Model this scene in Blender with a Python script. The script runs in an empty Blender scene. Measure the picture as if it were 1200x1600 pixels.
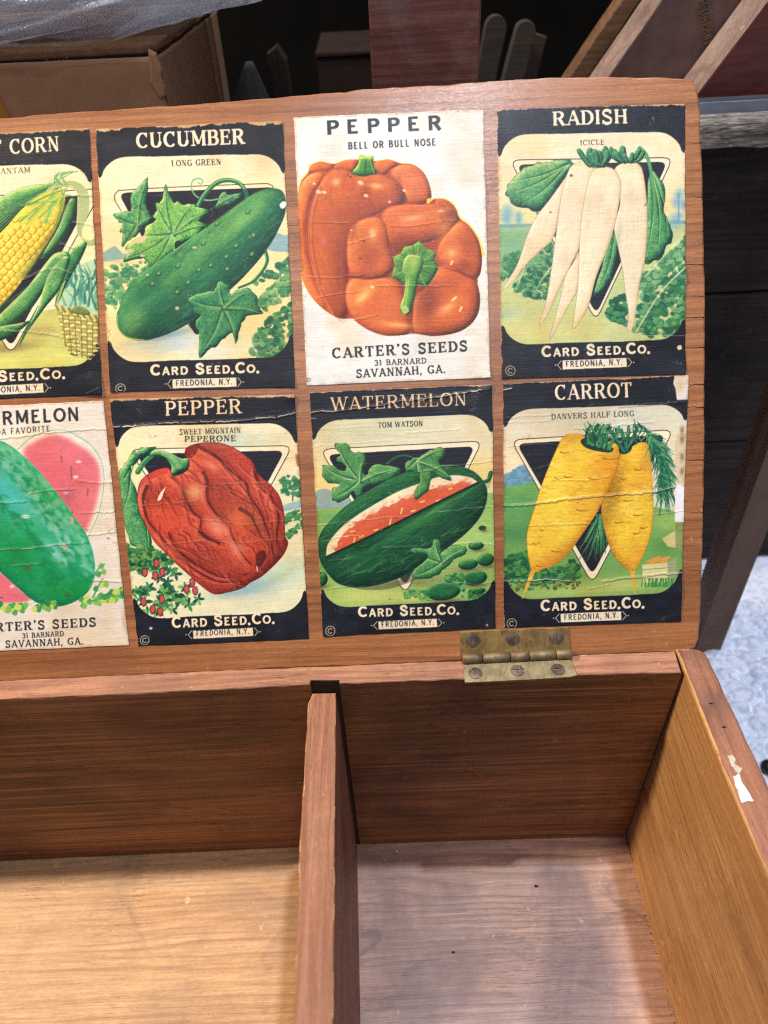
import bpy, bmesh, math, random
import numpy as np
from mathutils import Matrix, Vector

random.seed(7)
S = bpy.context.scene
MM = 0.001

# ------------------------------------------------------------------ camera
cam = bpy.data.cameras.new('camera')
cam_o = bpy.data.objects.new('camera', cam)
S.collection.objects.link(cam_o)
cam_o.location = (-0.13043, -0.20847, 0.27530)
cam_o.rotation_euler = (math.radians(49.94), math.radians(2.33), math.radians(-1.57))
cam.sensor_fit = 'VERTICAL'
cam.sensor_width = 36.0
cam.sensor_height = 36.0
cam.lens = 36.0 * 1152.96 / 1600.0
cam.clip_start = 0.01
cam.clip_end = 50
cam.dof.use_dof = True
cam.dof.focus_distance = 0.345
cam.dof.aperture_fstop = 8.5
S.camera = cam_o

# ------------------------------------------------------------------ light
world = bpy.data.worlds.new('World')
S.world = world
world.use_nodes = True
bg = world.node_tree.nodes['Background']
bg.inputs[0].default_value = (0.62, 0.72, 1.0, 1)
bg.inputs[1].default_value = 0.07


def lamp(name, loc, target, size, power, col, size_y=None):
    l = bpy.data.lights.new(name, 'AREA')
    l.energy = power
    l.color = col
    l.size = size
    if size_y:
        l.shape = 'RECTANGLE'
        l.size_y = size_y
    o = bpy.data.objects.new(name, l)
    S.collection.objects.link(o)
    o.location = loc
    d = Vector(target) - Vector(loc)
    o.rotation_euler = d.to_track_quat('-Z', 'Y').to_euler()
    return o


lamp('cool_lamp', (0.16, 0.15, 1.8), (-0.1, 0.0, 0), 0.06, 25, (0.82, 0.88, 1.0))
lamp('warm_lamp', (-1.16, 0.105, 1.13), (-0.1, 0.0, 0), 0.09, 28, (1.0, 0.79, 0.55))
lamp('ceiling_tube', (-0.1, -1.62, 1.8), (-0.1, -0.1, 0.1), 1.5, 7, (0.86, 0.92, 1.0), 0.04)
lamp('ceiling_tube', (0.10, -0.84, 1.85), (-0.1, 0.0, 0.1), 0.24, 9, (0.80, 0.86, 1.0), 0.07)
S.cycles.filter_width = 1.1
S.cycles.use_denoising = False
S.view_settings.view_transform = 'Standard'
S.view_settings.look = 'None'
S.view_settings.exposure = 0.0
S.view_settings.gamma = 1.0

# ------------------------------------------------------------------ helpers


def tag(o, label=None, cat=None, group=None, kind=None):
    if label: o['label'] = label
    if cat: o['category'] = cat
    if group: o['group'] = group
    if kind: o['kind'] = kind
    return o


def empty(name, loc=(0, 0, 0)):
    o = bpy.data.objects.new(name, None)
    o.empty_display_size = 0.02
    S.collection.objects.link(o)
    o.location = loc
    return o


def link(name, me, parent=None, M=None, mats=()):
    o = bpy.data.objects.new(name, me)
    S.collection.objects.link(o)
    for m in mats:
        me.materials.append(m)
    M = M or Matrix.Identity(4)
    if parent:
        o.parent = parent
        o.matrix_parent_inverse = Matrix.Identity(4)
        o.matrix_basis = world_of(parent).inverted() @ M
    else:
        o.matrix_basis = M
    return o


def world_of(o):
    m = o.matrix_basis.copy()
    if o.type == 'EMPTY' and not o.parent:
        m = Matrix.LocRotScale(o.location, o.rotation_euler, o.scale)
    while o.parent:
        o = o.parent
        m = (Matrix.LocRotScale(o.location, o.rotation_euler, o.scale) if o.type == 'EMPTY' else o.matrix_basis) @ m
    return m


def smooth_noise(n, rng, k=5):
    a = rng.standard_normal(n)
    ker = np.hanning(k + 2)[1:-1]
    ker /= np.sqrt((ker ** 2).sum())
    return np.real(np.fft.ifft(np.fft.fft(a) * np.fft.fft(ker, n)))


def dense(pts, step):
    out = []
    n = len(pts)
    for i in range(n):
        a = np.array(pts[i], float); b = np.array(pts[(i + 1) % n], float)
        k = max(1, int(round(np.linalg.norm(b - a) / step)))
        for j in range(k):
            out.append(a + (b - a) * j / k)
    return np.array(out)


def slab_mesh(outline, z0, z1, r=0.8, jit=0.15, step=5, seed=1, edge_p=0.0, rough_edge=0.5, chew=0):
    """A board: outline (mm, counter-clockwise in XY) between z0 and z1 (mm), with worn
    rounded arrises. Material slot 1 is used on a share of the arris faces (bare worn wood)."""
    rng = np.random.default_rng(seed)
    P = dense(outline, step)
    n = len(P)
    t = np.roll(P, -1, 0) - np.roll(P, 1, 0)
    t /= np.linalg.norm(t, axis=1)[:, None] + 1e-9
    nor = np.stack([t[:, 1], -t[:, 0]], 1)
    area = 0.5 * np.sum(P[:, 0] * np.roll(P[:, 1], -1) - np.roll(P[:, 0], -1) * P[:, 1])
    if area < 0: nor = -nor
    P0 = P
    dents = np.zeros(n)
    for _ in range(max(1, n // 14)):        # sharp little knocks out of an otherwise sawn edge
        k0 = int(rng.integers(n)); w = int(rng.integers(1, 5))
        for q in range(-w, w + 1): dents[(k0 + q) % n] -= rng.uniform(.3, 1.6) * (1 - abs(q) / (w + 1))
    P = P + nor * ((smooth_noise(n, rng, 3) * .28 + dents) * jit)[:, None]
    rr = r * np.clip(1 + rough_edge * .5 * smooth_noise(n, rng, 3), 0.4, 2.0)
    rings = []
    for ins, z, s in ((1, z1, 0), (0.3, z1, -.3), (0, z1, -1), (0, z0, 1), (0.3, z0, .3), (1, z0, 0)):
        q = (P0 if chew and z == z0 else P) - nor * (rr * ins)[:, None]
        rings.append(np.c_[q, np.full(n, z) + s * rr])
        if chew and z == z1 and s == -1:
            rings.append(np.c_[P0, np.full(n, z1 - chew)])
    V = np.concatenate(rings) * MM
    F = []; MI = []
    wear = smooth_noise(n, rng, 6)
    lim = np.quantile(wear, 1 - edge_p) if edge_p > 0 else 1e9
    nr = len(rings)
    for k in range(nr - 1):
        for i in range(n):
            j = (i + 1) % n
            F.append((k * n + i, (k + 1) * n + i, (k + 1) * n + j, k * n + j))
            MI.append(1 if (k in (0, 1) and wear[i] > lim) else 0)
    F.append(tuple(range(n))); MI.append(0)
    F.append(tuple(reversed(range((nr - 1) * n, nr * n)))); MI.append(0)
    if area < 0:
        F = [tuple(reversed(f)) for f in F]
    me = bpy.data.meshes.new('slab')
    me.from_pydata(V.tolist(), [], F)
    me.polygons.foreach_set('material_index', MI)
    me.update()
    return me


def slab(name, outline, z0, z1, mat, parent=None, M=None, r=0.8, jit=0.15, step=5, seed=1, edge=None, edge_p=0.0, rough_edge=0.5, chew=0):
    me = slab_mesh(outline, z0, z1, r, jit, step, seed, edge_p if edge else 0, rough_edge, chew)
    return link(name, me, parent, M, [mat, edge] if edge else [mat])


def rect(x0, x1, y0, y1):
    return [(x0, y0), (x1, y0), (x1, y1), (x0, y1)]


def grid_mesh(name, X, Y, Z):
    ny, nx = X.shape
    V = np.stack([X, Y, Z], -1).reshape(-1, 3)
    i = np.arange((ny - 1) * (nx - 1))
    a = (i // (nx - 1)) * nx + i % (nx - 1)
    F = np.stack([a, a + nx, a + nx + 1, a + 1], 1)
    return np_mesh(name, V, F)


def np_mesh(name, V, F, smooth=True):
    me = bpy.data.meshes.new(name)
    me.vertices.add(len(V)); me.vertices.foreach_set('co', np.asarray(V, np.float32).ravel())
    me.loops.add(F.size); me.loops.foreach_set('vertex_index', F.ravel().astype(np.int32))
    me.polygons.add(len(F)); me.polygons.foreach_set('loop_start', np.arange(0, F.size, 4, dtype=np.int32))
    me.polygons.foreach_set('loop_total', np.full(len(F), 4, np.int32))
    if smooth: me.polygons.foreach_set('use_smooth', np.ones(len(F), bool))
    me.update(calc_edges=True)
    return me


def vnoise(h, w, cy, cx, rng):
    """value noise: cells of cy x cx pixels, in -1..1"""
    gh, gw = int(h / cy) + 3, int(w / cx) + 3
    g = rng.uniform(-1, 1, (gh, gw))
    y = np.arange(h) / cy; x = np.arange(w) / cx
    yi = y.astype(int); xi = x.astype(int)
    fy = y - yi; fx = x - xi
    fy = (fy * fy * (3 - 2 * fy))[:, None]; fx = (fx * fx * (3 - 2 * fx))[None]
    a = g[yi][:, xi]; b = g[yi][:, xi + 1]; c = g[yi + 1][:, xi]; d = g[yi + 1][:, xi + 1]
    return (a * (1 - fx) + b * fx) * (1 - fy) + (c * (1 - fx) + d * fx) * fy


# ------------------------------------------------------------------ materials
def srgb(r, g, b):
    f = lambda c: (c / 255 / 12.92 if c / 255 <= .04045 else ((c / 255 + .055) / 1.055) ** 2.4)
    return (f(r), f(g), f(b), 1)


class NT:
    def __init__(s, name):
        s.m = bpy.data.materials.new(name); s.m.use_nodes = True
        s.t = s.m.node_tree; s.b = s.t.nodes['Principled BSDF']

    def n(s, typ, props=None, **inp):
        x = s.t.nodes.new(typ)
        for k, v in (props or {}).items(): setattr(x, k, v)
        for k, v in inp.items():
            i = x.inputs[int(k[1:])] if k[0] == 'i' and k[1:].isdigit() else x.inputs[k.replace('_', ' ')]
            s.put(i, v)
        return x

    def put(s, i, v):
        if isinstance(v, bpy.types.NodeSocket): s.t.links.new(v, i)
        else: i.default_value = v

    def coords(s, scale, loc=(0, 0, 0), rot=(0, 0, 0)):
        if not hasattr(s, 'tc'): s.tc = s.n('ShaderNodeTexCoord').outputs['Object']
        return s.n('ShaderNodeMapping', Vector=s.tc, Scale=scale, Location=loc, Rotation=rot).outputs[0]

    def noise(s, vec, scale=1.0, detail=4, rough=.55, dist=0):
        return s.n('ShaderNodeTexNoise', Vector=vec, Scale=scale, Detail=detail, Roughness=rough, Distortion=dist).outputs[0]

    def ramp(s, f, lo, hi):
        return s.n('ShaderNodeMapRange', Value=f, From_Min=lo, From_Max=hi).outputs[0]

    def mix(s, f, a, b, mode='MIX'):
        x = s.n('ShaderNodeMix', {'data_type': 'RGBA', 'blend_type': mode})
        s.put(x.inputs[0], f); s.put(x.inputs[6], a); s.put(x.inputs[7], b)
        return x.outputs[2]

    def math(s, op, a, b=0.0):
        x = s.n('ShaderNodeMath', {'operation': op}); s.put(x.inputs[0], a); s.put(x.inputs[1], b)
        return x.outputs[0]

    def bump(s, h, strength=.3, dist=.0005):
        s.put(s.b.inputs['Normal'], s.n('ShaderNodeBump', Height=h, Strength=strength, Distance=dist).outputs[0])

    def set(s, **k):
        for n, v in k.items(): s.put(s.b.inputs[n.replace('_', ' ')], v)
        return s.m


def wood(name, light, dark, axis=0, rough=.5, stain=None, stain_amt=.5, stain_scale=14, pores=.5, fig=(7, 90),
         bump=.35, saw=0.0, saw_axis=2, off=0.0, fibre=.35, spec=.4, rough_var=.15, ring=1.0, tide=0.0, lines=.5, cross=None, lf=230):
    t = NT(name)

    def sc(al, cr):
        v = [cr, cr, cr]; v[axis] = al
        return tuple(v)
    o = (off, off * 1.7, off * .6)
    n1 = t.noise(t.coords(sc(fig[0] * .5, fig[1] * .35), o), 1, 3, .5, 1.2)
    rings = t.math('SINE', t.math('MULTIPLY', n1, 42 * ring))
    rings = t.ramp(rings, -1, 1)
    n1b = t.noise(t.coords(sc(fig[0], fig[1]), o), 1, 6, .6, .6)
    f = t.math('ADD', t.math('MULTIPLY', rings, .24), t.math('MULTIPLY', n1b, .85))
    col = t.mix(t.ramp(f, .25, .85), dark, light)
    n2 = t.noise(t.coords(sc(45, 1500), o), 1, 3, .6)
    col = t.mix(fibre, col, t.mix(t.ramp(n2, .3, .7), (.35, .3, .26, 1), (1.45, 1.42, 1.4, 1)), 'MULTIPLY')
    n2b = t.noise(t.coords(sc(14, 420), (off + 3, 2, off)), 1, 5, .65)
    col = t.mix(fibre * .7, col, t.mix(t.ramp(n2b, .3, .7), (.5, .46, .43, 1), (1.35, 1.33, 1.3, 1)), 'MULTIPLY')
    n4 = t.noise(t.coords(sc(420, 1300), (1, off, 4)), 1, 2, .7)
    col = t.mix(.3, col, t.mix(t.ramp(n4, .35, .65), (.6, .58, .56, 1), (1.3, 1.3, 1.3, 1)), 'MULTIPLY')
    # growth lines: slow pale early wood closing with a thin dark late-wood line
    cr = cross or ((.25, 1, .8) if axis == 0 else (.8, .25, 1))
    cr = tuple(0 if i == axis else c for i, c in enumerate(cr))
    dp = t.n('ShaderNodeVectorMath', {'operation': 'DOT_PRODUCT'}); t.put(dp.inputs[0], t.tc); dp.inputs[1].default_value = cr
    warp = t.noise(t.coords(sc(2.6, 16), (off + 2, off, 3)), 1, 3, .5)
    uu = t.math('ADD', t.math('MULTIPLY', dp.outputs['Value'], lf), t.math('MULTIPLY', warp, 11 * ring))
    uu = t.math('ADD', uu, t.math('MULTIPLY', n1b, .5))
    fr_ = t.math('FRACT', uu)
    ln_ = t.math('MULTIPLY', t.ramp(fr_, .45, .9), t.ramp(fr_, 1.0, .93))
    lm = t.ramp(t.noise(t.coords(sc(7, 60), (3, off + 1, off)), 1, 3, .5), .3, .65)
    col = t.mix(t.math('MULTIPLY', t.math('MULTIPLY', ln_, lm), lines), col, (dark[0] * .42, dark[1] * .38, dark[2] * .36, 1))
    n3 = t.noise(t.coords(sc(105, 1700), (off * 3 + 2, 1, 5)), 1, 2, .5)
    n3m = t.noise(t.coords((22, 22, 22), (off + 9, 3, 1)), 1, 2, .5)
    por = t.math('MULTIPLY', t.ramp(n3, .60, .68), t.ramp(n3m, .46, .64))
    col = t.mix(t.math('MULTIPLY', por, pores), col, (dark[0] * .22, dark[1] * .2, dark[2] * .2, 1))
    if stain:
        s1 = t.noise(t.coords((stain_scale, stain_scale, stain_scale), (off + 4, off + 2, off)), 1, 7, .62, .9)
        col = t.mix(t.math('MULTIPLY', t.ramp(s1, .47, .68), stain_amt), col, stain)
        if tide:        # dried water marks: a thin darker line round each stain
            s2 = t.noise(t.coords((stain_scale * .9,) * 3, (off + 1, off + 5, off)), 1, 6, .58, .7)
            d = t.math('ABSOLUTE', t.math('SUBTRACT', s2, .53))
            ln = t.math('MULTIPLY', t.ramp(d, .035, .0), t.ramp(t.noise(t.coords((30,) * 3, (3, 1, off)), 1, 3), .42, .6))
            col = t.mix(t.math('MULTIPLY', ln, tide), col, (stain[0] * .55, stain[1] * .55, stain[2] * .6, 1))
            col = t.mix(t.math('MULTIPLY', t.ramp(s2, .53, .56), tide * .35), col, stain)
    # small dents and scuffs
    sf = t.noise(t.coords((160, 160, 160), (off, 7, 2)), 1, 3, .6)
    col = t.mix(t.math('MULTIPLY', t.ramp(sf, .68, .76), .35), col, tuple(min(1, c * 1.9 + .05) for c in light[:3]) + (1,))
    # fine pale scratches at odd angles
    for k, an in enumerate((.5, 2.2)):
        sn = t.noise(t.coords((9, 700, 700) if axis != 1 else (700, 9, 700), (off + k, 3 * k, 1), (0, 0, an)), 1, 1, .5)
        sm = t.noise(t.coords((26,) * 3, (k * 4, off, 8)), 1, 2, .5)
        sc_ = t.math('MULTIPLY', t.ramp(sn, .735, .77), t.ramp(sm, .52, .62))
        col = t.mix(t.math('MULTIPLY', sc_, .45), col, tuple(min(1, c * 1.7 + .04) for c in light[:3]) + (1,))
    h = t.math('ADD', t.math('MULTIPLY', n2, .5), t.math('MULTIPLY', n1b, .4))
    h = t.math('SUBTRACT', h, t.math('MULTIPLY', por, .6))
    if saw:
        v = [4, 4, 4]; v[saw_axis] = 420
        sw = t.noise(t.coords(tuple(v), (1, 2, off)), 1, 2, .6, .1)
        h = t.math('ADD', h, t.math('MULTIPLY', t.ramp(sw, .45, .62), saw))
        sm_ = t.ramp(t.noise(t.coords((9, 9, 9), (6, off, 2)), 1, 3, .5), .42, .6)
        sl = t.math('MULTIPLY', t.ramp(sw, .55, .62), sm_)
        col = t.mix(t.math('MULTIPLY', sl, .4 * min(1, saw)), col, tuple(min(1, c * 1.5 + .02) for c in light[:3]) + (1,))  # pale ridges and dark troughs: raking light on saw marks put into colour
        col = t.mix(t.math('MULTIPLY', t.math('MULTIPLY', t.ramp(sw, .48, .42), sm_), .5), col, (dark[0] * .4, dark[1] * .4, dark[2] * .4, 1))
    t.bump(h, bump, .0004)
    rv = t.noise(t.coords((35, 35, 35), (3, off, 3)), 1, 4, .6)
    t.put(t.b.inputs['Roughness'], t.math('ADD', t.math('MULTIPLY', rv, rough_var * 2), rough - rough_var))
    t.b.inputs['Specular IOR Level'].default_value = spec
    t.put(t.b.inputs['Base Color'], col)
    return t.m


def plain(name, col, rough=.6, metal=0, var=.35, scale=60, bump=.1, spec=.4):
    t = NT(name)
    n = t.noise(t.coords((scale,) * 3), 1, 6, .6)
    c = t.mix(var, col, t.mix(t.ramp(n, .3, .7), (.4, .4, .4, 1), (1.4, 1.4, 1.4, 1)), 'MULTIPLY')
    t.bump(n, bump, .0008)
    return t.set(Base_Color=c, Roughness=rough, Metallic=metal, Specular_IOR_Level=spec)


M = {}
M['lid'] = wood('varnished_lid_wood', srgb(188, 127, 80), srgb(140, 87, 52), 0, .34, srgb(122, 70, 46), .4, 10, .6, (5, 110), .24, spec=.6, off=.3, ring=.6)
M['rim'] = wood('weathered_rim_wood', srgb(188, 140, 112), srgb(150, 102, 78), 0, .62, srgb(112, 80, 68), .5, 20, .9, (5, 120), .5, off=1.3, spec=.25)
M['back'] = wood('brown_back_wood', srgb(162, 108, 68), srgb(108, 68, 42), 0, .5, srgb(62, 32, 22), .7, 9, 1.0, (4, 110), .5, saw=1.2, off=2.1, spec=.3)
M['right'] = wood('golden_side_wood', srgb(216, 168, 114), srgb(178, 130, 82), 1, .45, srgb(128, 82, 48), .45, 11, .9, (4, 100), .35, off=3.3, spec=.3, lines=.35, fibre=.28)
M['side_rim'] = wood('side_rim_wood', srgb(178, 124, 98), srgb(140, 94, 72), 1, .55, srgb(84, 62, 56), .6, 22, .9, (5, 120), .5, off=4.7, spec=.3)
M['divider'] = wood('divider_wood', srgb(168, 118, 90), srgb(134, 88, 64), 1, .6, srgb(96, 66, 60), .5, 16, .6, (5, 130), .45, off=5.2, spec=.3, lines=.2)
M['floor_tan'] = wood('tan_floor_wood', srgb(210, 170, 126), srgb(186, 144, 102), 0, .45, srgb(126, 102, 92), .5, 12, .6, (4, 90), .3, off=6.1, spec=.3, tide=.3, lines=.4)  # same floor as the right one; warm light is put into its tan
M['floor_stained_cool'] = wood('stained_cool_lit_floor_wood', srgb(208, 168, 146), srgb(178, 138, 118), 0, .42, srgb(98, 78, 80), .65, 10, .35, (4, 90), .3, off=7.4, spec=.4, tide=.45)  # real stains, over a pinkish tone that holds the cooler light here
c_ = M['lid'].node_tree.nodes['Principled BSDF']
c_.inputs['Coat Weight'].default_value = .35
c_.inputs['Coat Roughness'].default_value = .2
nt_ = M['lid'].node_tree
n_c = nt_.nodes.new('ShaderNodeTexCoord'); n_m = nt_.nodes.new('ShaderNodeMapping'); n_m.inputs['Scale'].default_value = (170, 620, 300)
n_n = nt_.nodes.new('ShaderNodeTexNoise'); n_n.inputs['Scale'].default_value = 1; n_n.inputs['Detail'].default_value = 3
n_b = nt_.nodes.new('ShaderNodeBump'); n_b.inputs['Strength'].default_value = .35; n_b.inputs['Distance'].default_value = .0005
for a_, b_ in ((n_c.outputs['Object'], n_m.inputs[0]), (n_m.outputs[0], n_n.inputs['Vector']), (n_n.outputs[0], n_b.inputs['Height']), (n_b.outputs[0], c_.inputs['Coat Normal'])): nt_.links.new(a_, b_)
M['bare'] = wood('bare_worn_wood', srgb(206, 152, 104), srgb(172, 118, 74), 0, .7, None, fig=(9, 200), off=8)
M['groove'] = plain('groove_shade_wood', srgb(62, 44, 34), .9, 0, .5, 300, .4)

# ------------------------------------------------------------------ painter for the printed seed packets
INK = (24, 27, 38); CREAM = (240, 222, 182)


def arc(cx, cy, rx, ry, a0, a1, n=16):
    a = np.radians(np.linspace(a0, a1, n))
    return [(cx + rx * c, cy + ry * s) for c, s in zip(np.cos(a), np.sin(a))]


def catmull(P, closed, k=6):
    P = np.asarray(P, float); n = len(P)
    if n < 3: return P
    if closed: Q = np.concatenate([P[-1:], P, P[:2]])
    else: Q = np.concatenate([2 * P[:1] - P[1:2], P, 2 * P[-1:] - P[-2:-1]])
    t = np.linspace(0, 1, k, endpoint=False)[:, None]
    out = []
    for i in range(len(Q) - 3):
        a, b, c, d = Q[i:i + 4]
        out.append(.5 * (2 * b + (c - a) * t + (2 * a - 5 * b + 4 * c - d) * t ** 2 + (3 * b - a - 3 * c + d) * t ** 3))
    out = np.concatenate(out)
    return out if closed else np.concatenate([out, P[-1:]])


def box1(A, r):
    if r < 1: return A
    for ax in (0, 1):
        pad = [(0, 0), (0, 0)]; pad[ax] = (r + 1, r)
        c = np.cumsum(np.pad(A, pad, mode='edge'), ax)
        n = A.shape[ax]
        A = (np.take(c, range(2 * r + 1, 2 * r + 1 + n), ax) - np.take(c, range(0, n), ax)) / (2 * r + 1)
    return A


def blur(A, r):
    r = max(1, int(r / 2))
    return box1(box1(A, r), r)


K, N_, A_ = 'K', 'N', 'A'
FONT = {
 'A': (.84, [(N_, [(.1, 0), (.42, 1)]), (K, [(.42, 1), (.74, 0)]), (N_, [(.2, .34), (.64, .34)])], [(.1, 0), (.74, 0)], []),
 'B': (.76, [(K, [(.17, 0), (.17, 1)]), (N_, [(.17, 1), (.4, 1)]), (A_, arc(.4, .76, .2, .24, 90, -90)), (N_, [(.17, .52), (.42, .52)]), (A_, arc(.42, .26, .24, .26, 90, -90)), (N_, [(.17, 0), (.42, 0)])], [(.14, 0), (.14, 1)], []),
 'C': (.8, [(A_, arc(.44, .5, .34, .5, 52, 308, 24))], [], [((.68, 1), (.68, .7))]),
 'D': (.82, [(K, [(.17, 0), (.17, 1)]), (N_, [(.17, 1), (.36, 1)]), (A_, arc(.36, .5, .36, .5, 90, -90)), (N_, [(.17, 0), (.36, 0)])], [(.14, 0), (.14, 1)], []),
 'E': (.74, [(K, [(.17, 0), (.17, 1)]), (N_, [(.17, 1), (.62, 1)]), (N_, [(.17, .52), (.5, .52)]), (N_, [(.17, 0), (.65, 0)])], [(.14, 0), (.14, 1)], [((.62, 1), (.62, .74)), ((.65, 0), (.65, .28)), ((.5, .64), (.5, .4))]),
 'F': (.7, [(K, [(.17, 0), (.17, 1)]), (N_, [(.17, 1), (.62, 1)]), (N_, [(.17, .5), (.5, .5)])], [(.17, 0), (.14, 1)], [((.62, 1), (.62, .74)), ((.5, .62), (.5, .38))]),
 'G': (.84, [(A_, arc(.44, .5, .34, .5, 52, 320, 24)), (K, [(.7, .44), (.7, .06)]), (N_, [(.5, .44), (.74, .44)])], [], [((.68, 1), (.68, .72))]),
 'H': (.88, [(K, [(.18, 0), (.18, 1)]), (K, [(.7, 0), (.7, 1)]), (N_, [(.18, .52), (.7, .52)])], [(.18, 0), (.18, 1), (.7, 0), (.7, 1)], []),
 'I': (.38, [(K, [(.19, 0), (.19, 1)])], [(.19, 0), (.19, 1)], []),
 'L': (.7, [(K, [(.17, 0), (.17, 1)]), (N_, [(.17, 0), (.6, 0)])], [(.17, 1), (.14, 0)], [((.6, 0), (.6, .3))]),
 'M': (1.02, [(N_, [(.17, 0), (.17, 1)]), (K, [(.17, 1), (.51, .12)]), (N_, [(.51, .12), (.85, 1)]), (K, [(.85, 1), (.85, 0)])], [(.17, 0), (.85, 0), (.12, 1), (.9, 1)], []),
 'N': (.88, [(N_, [(.17, 0), (.17, 1)]), (K, [(.17, 1), (.7, 0)]), (N_, [(.7, 0), (.7, 1)])], [(.17, 0), (.13, 1), (.7, 1)], []),
 'O': (.88, [(A_, arc(.44, .5, .35, .5, 0, 360, 32))], [], []),
 'P': (.74, [(K, [(.17, 0), (.17, 1)]), (N_, [(.17, 1), (.4, 1)]), (A_, arc(.4, .74, .24, .26, 90, -90)), (N_, [(.17, .48), (.4, .48)])], [(.17, 0), (.14, 1)], []),
 'R': (.84, [(K, [(.17, 0), (.17, 1)]), (N_, [(.17, 1), (.4, 1)]), (A_, arc(.4, .75, .24, .25, 90, -90)), (N_, [(.17, .5), (.42, .5)]), (K, [(.42, .5), (.7, 0)])], [(.17, 0), (.14, 1), (.74, 0)], []),
 'S': (.72, [('M', catmull([(.57, .8), (.48, .97), (.32, 1), (.15, .92), (.12, .74), (.24, .59), (.44, .47), (.59, .32), (.57, .1), (.4, 0), (.22, .02), (.1, .2)], False, 4).tolist())], [], [((.59, 1), (.59, .76)), ((.09, 0), (.09, .26))]),
 'T': (.76, [(K, [(.38, 0), (.38, 1)]), (N_, [(.06, 1), (.7, 1)])], [(.38, 0)], [((.06, 1), (.06, .74)), ((.7, 1), (.7, .74))]),
 'U': (.86, [(K, [(.18, 1), (.18, .3)]), (A_, arc(.43, .3, .25, .3, 180, 360)), (N_, [(.68, .3), (.68, 1)])], [(.18, 1), (.68, 1)], []),
 'V': (.84, [(K, [(.1, 1), (.42, 0)]), (N_, [(.42, 0), (.74, 1)])], [(.1, 1), (.74, 1)], []),
 'W': (1.14, [(K, [(.08, 1), (.33, 0)]), (N_, [(.33, 0), (.57, .95)]), (K, [(.57, .95), (.81, 0)]), (N_, [(.81, 0), (1.06, 1)])], [(.08, 1), (.57, 1), (1.06, 1)], []),
 'Y': (.8, [(K, [(.08, 1), (.4, .45)]), (N_, [(.4, .45), (.72, 1)]), (K, [(.4, .45), (.4, 0)])], [(.4, 0), (.1, 1), (.7, 1)], []),
 '3': (.62, [(A_, arc(.3, .75, .2, .25, 150, -90)), (A_, arc(.3, .25, .23, .27, 90, -150))], [], []),
 '1': (.5, [(K, [(.26, 0), (.26, 1)]), (N_, [(.1, .82), (.26, 1)])], [(.26, 0)], []),
 ' ': (.42, [], [], []), '.': (.26, [('D', [(.12, .06)])], [], []),
 ',': (.28, [('D', [(.12, .06)]), (N_, [(.13, .06), (.07, -.16)])], [], []),
 "'": (.24, [('D', [(.12, .95)]), (N_, [(.13, .95), (.08, .74)])], [], []),
}
# thick, thin, serif half length, serif half thickness (in cap heights), letter gap
SLAB = (.21, .085, .145, .042, .06)
SERIF = (.17, .075, .13, .035, .1)
SLAB2 = (.19, .14, .15, .06, .1)
SANS = (.2, .16, 0, 0, .08)
SANSB = (.25, .20, 0, 0, .1)
THIN = (.16, .15, 0, 0, .16)


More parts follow.
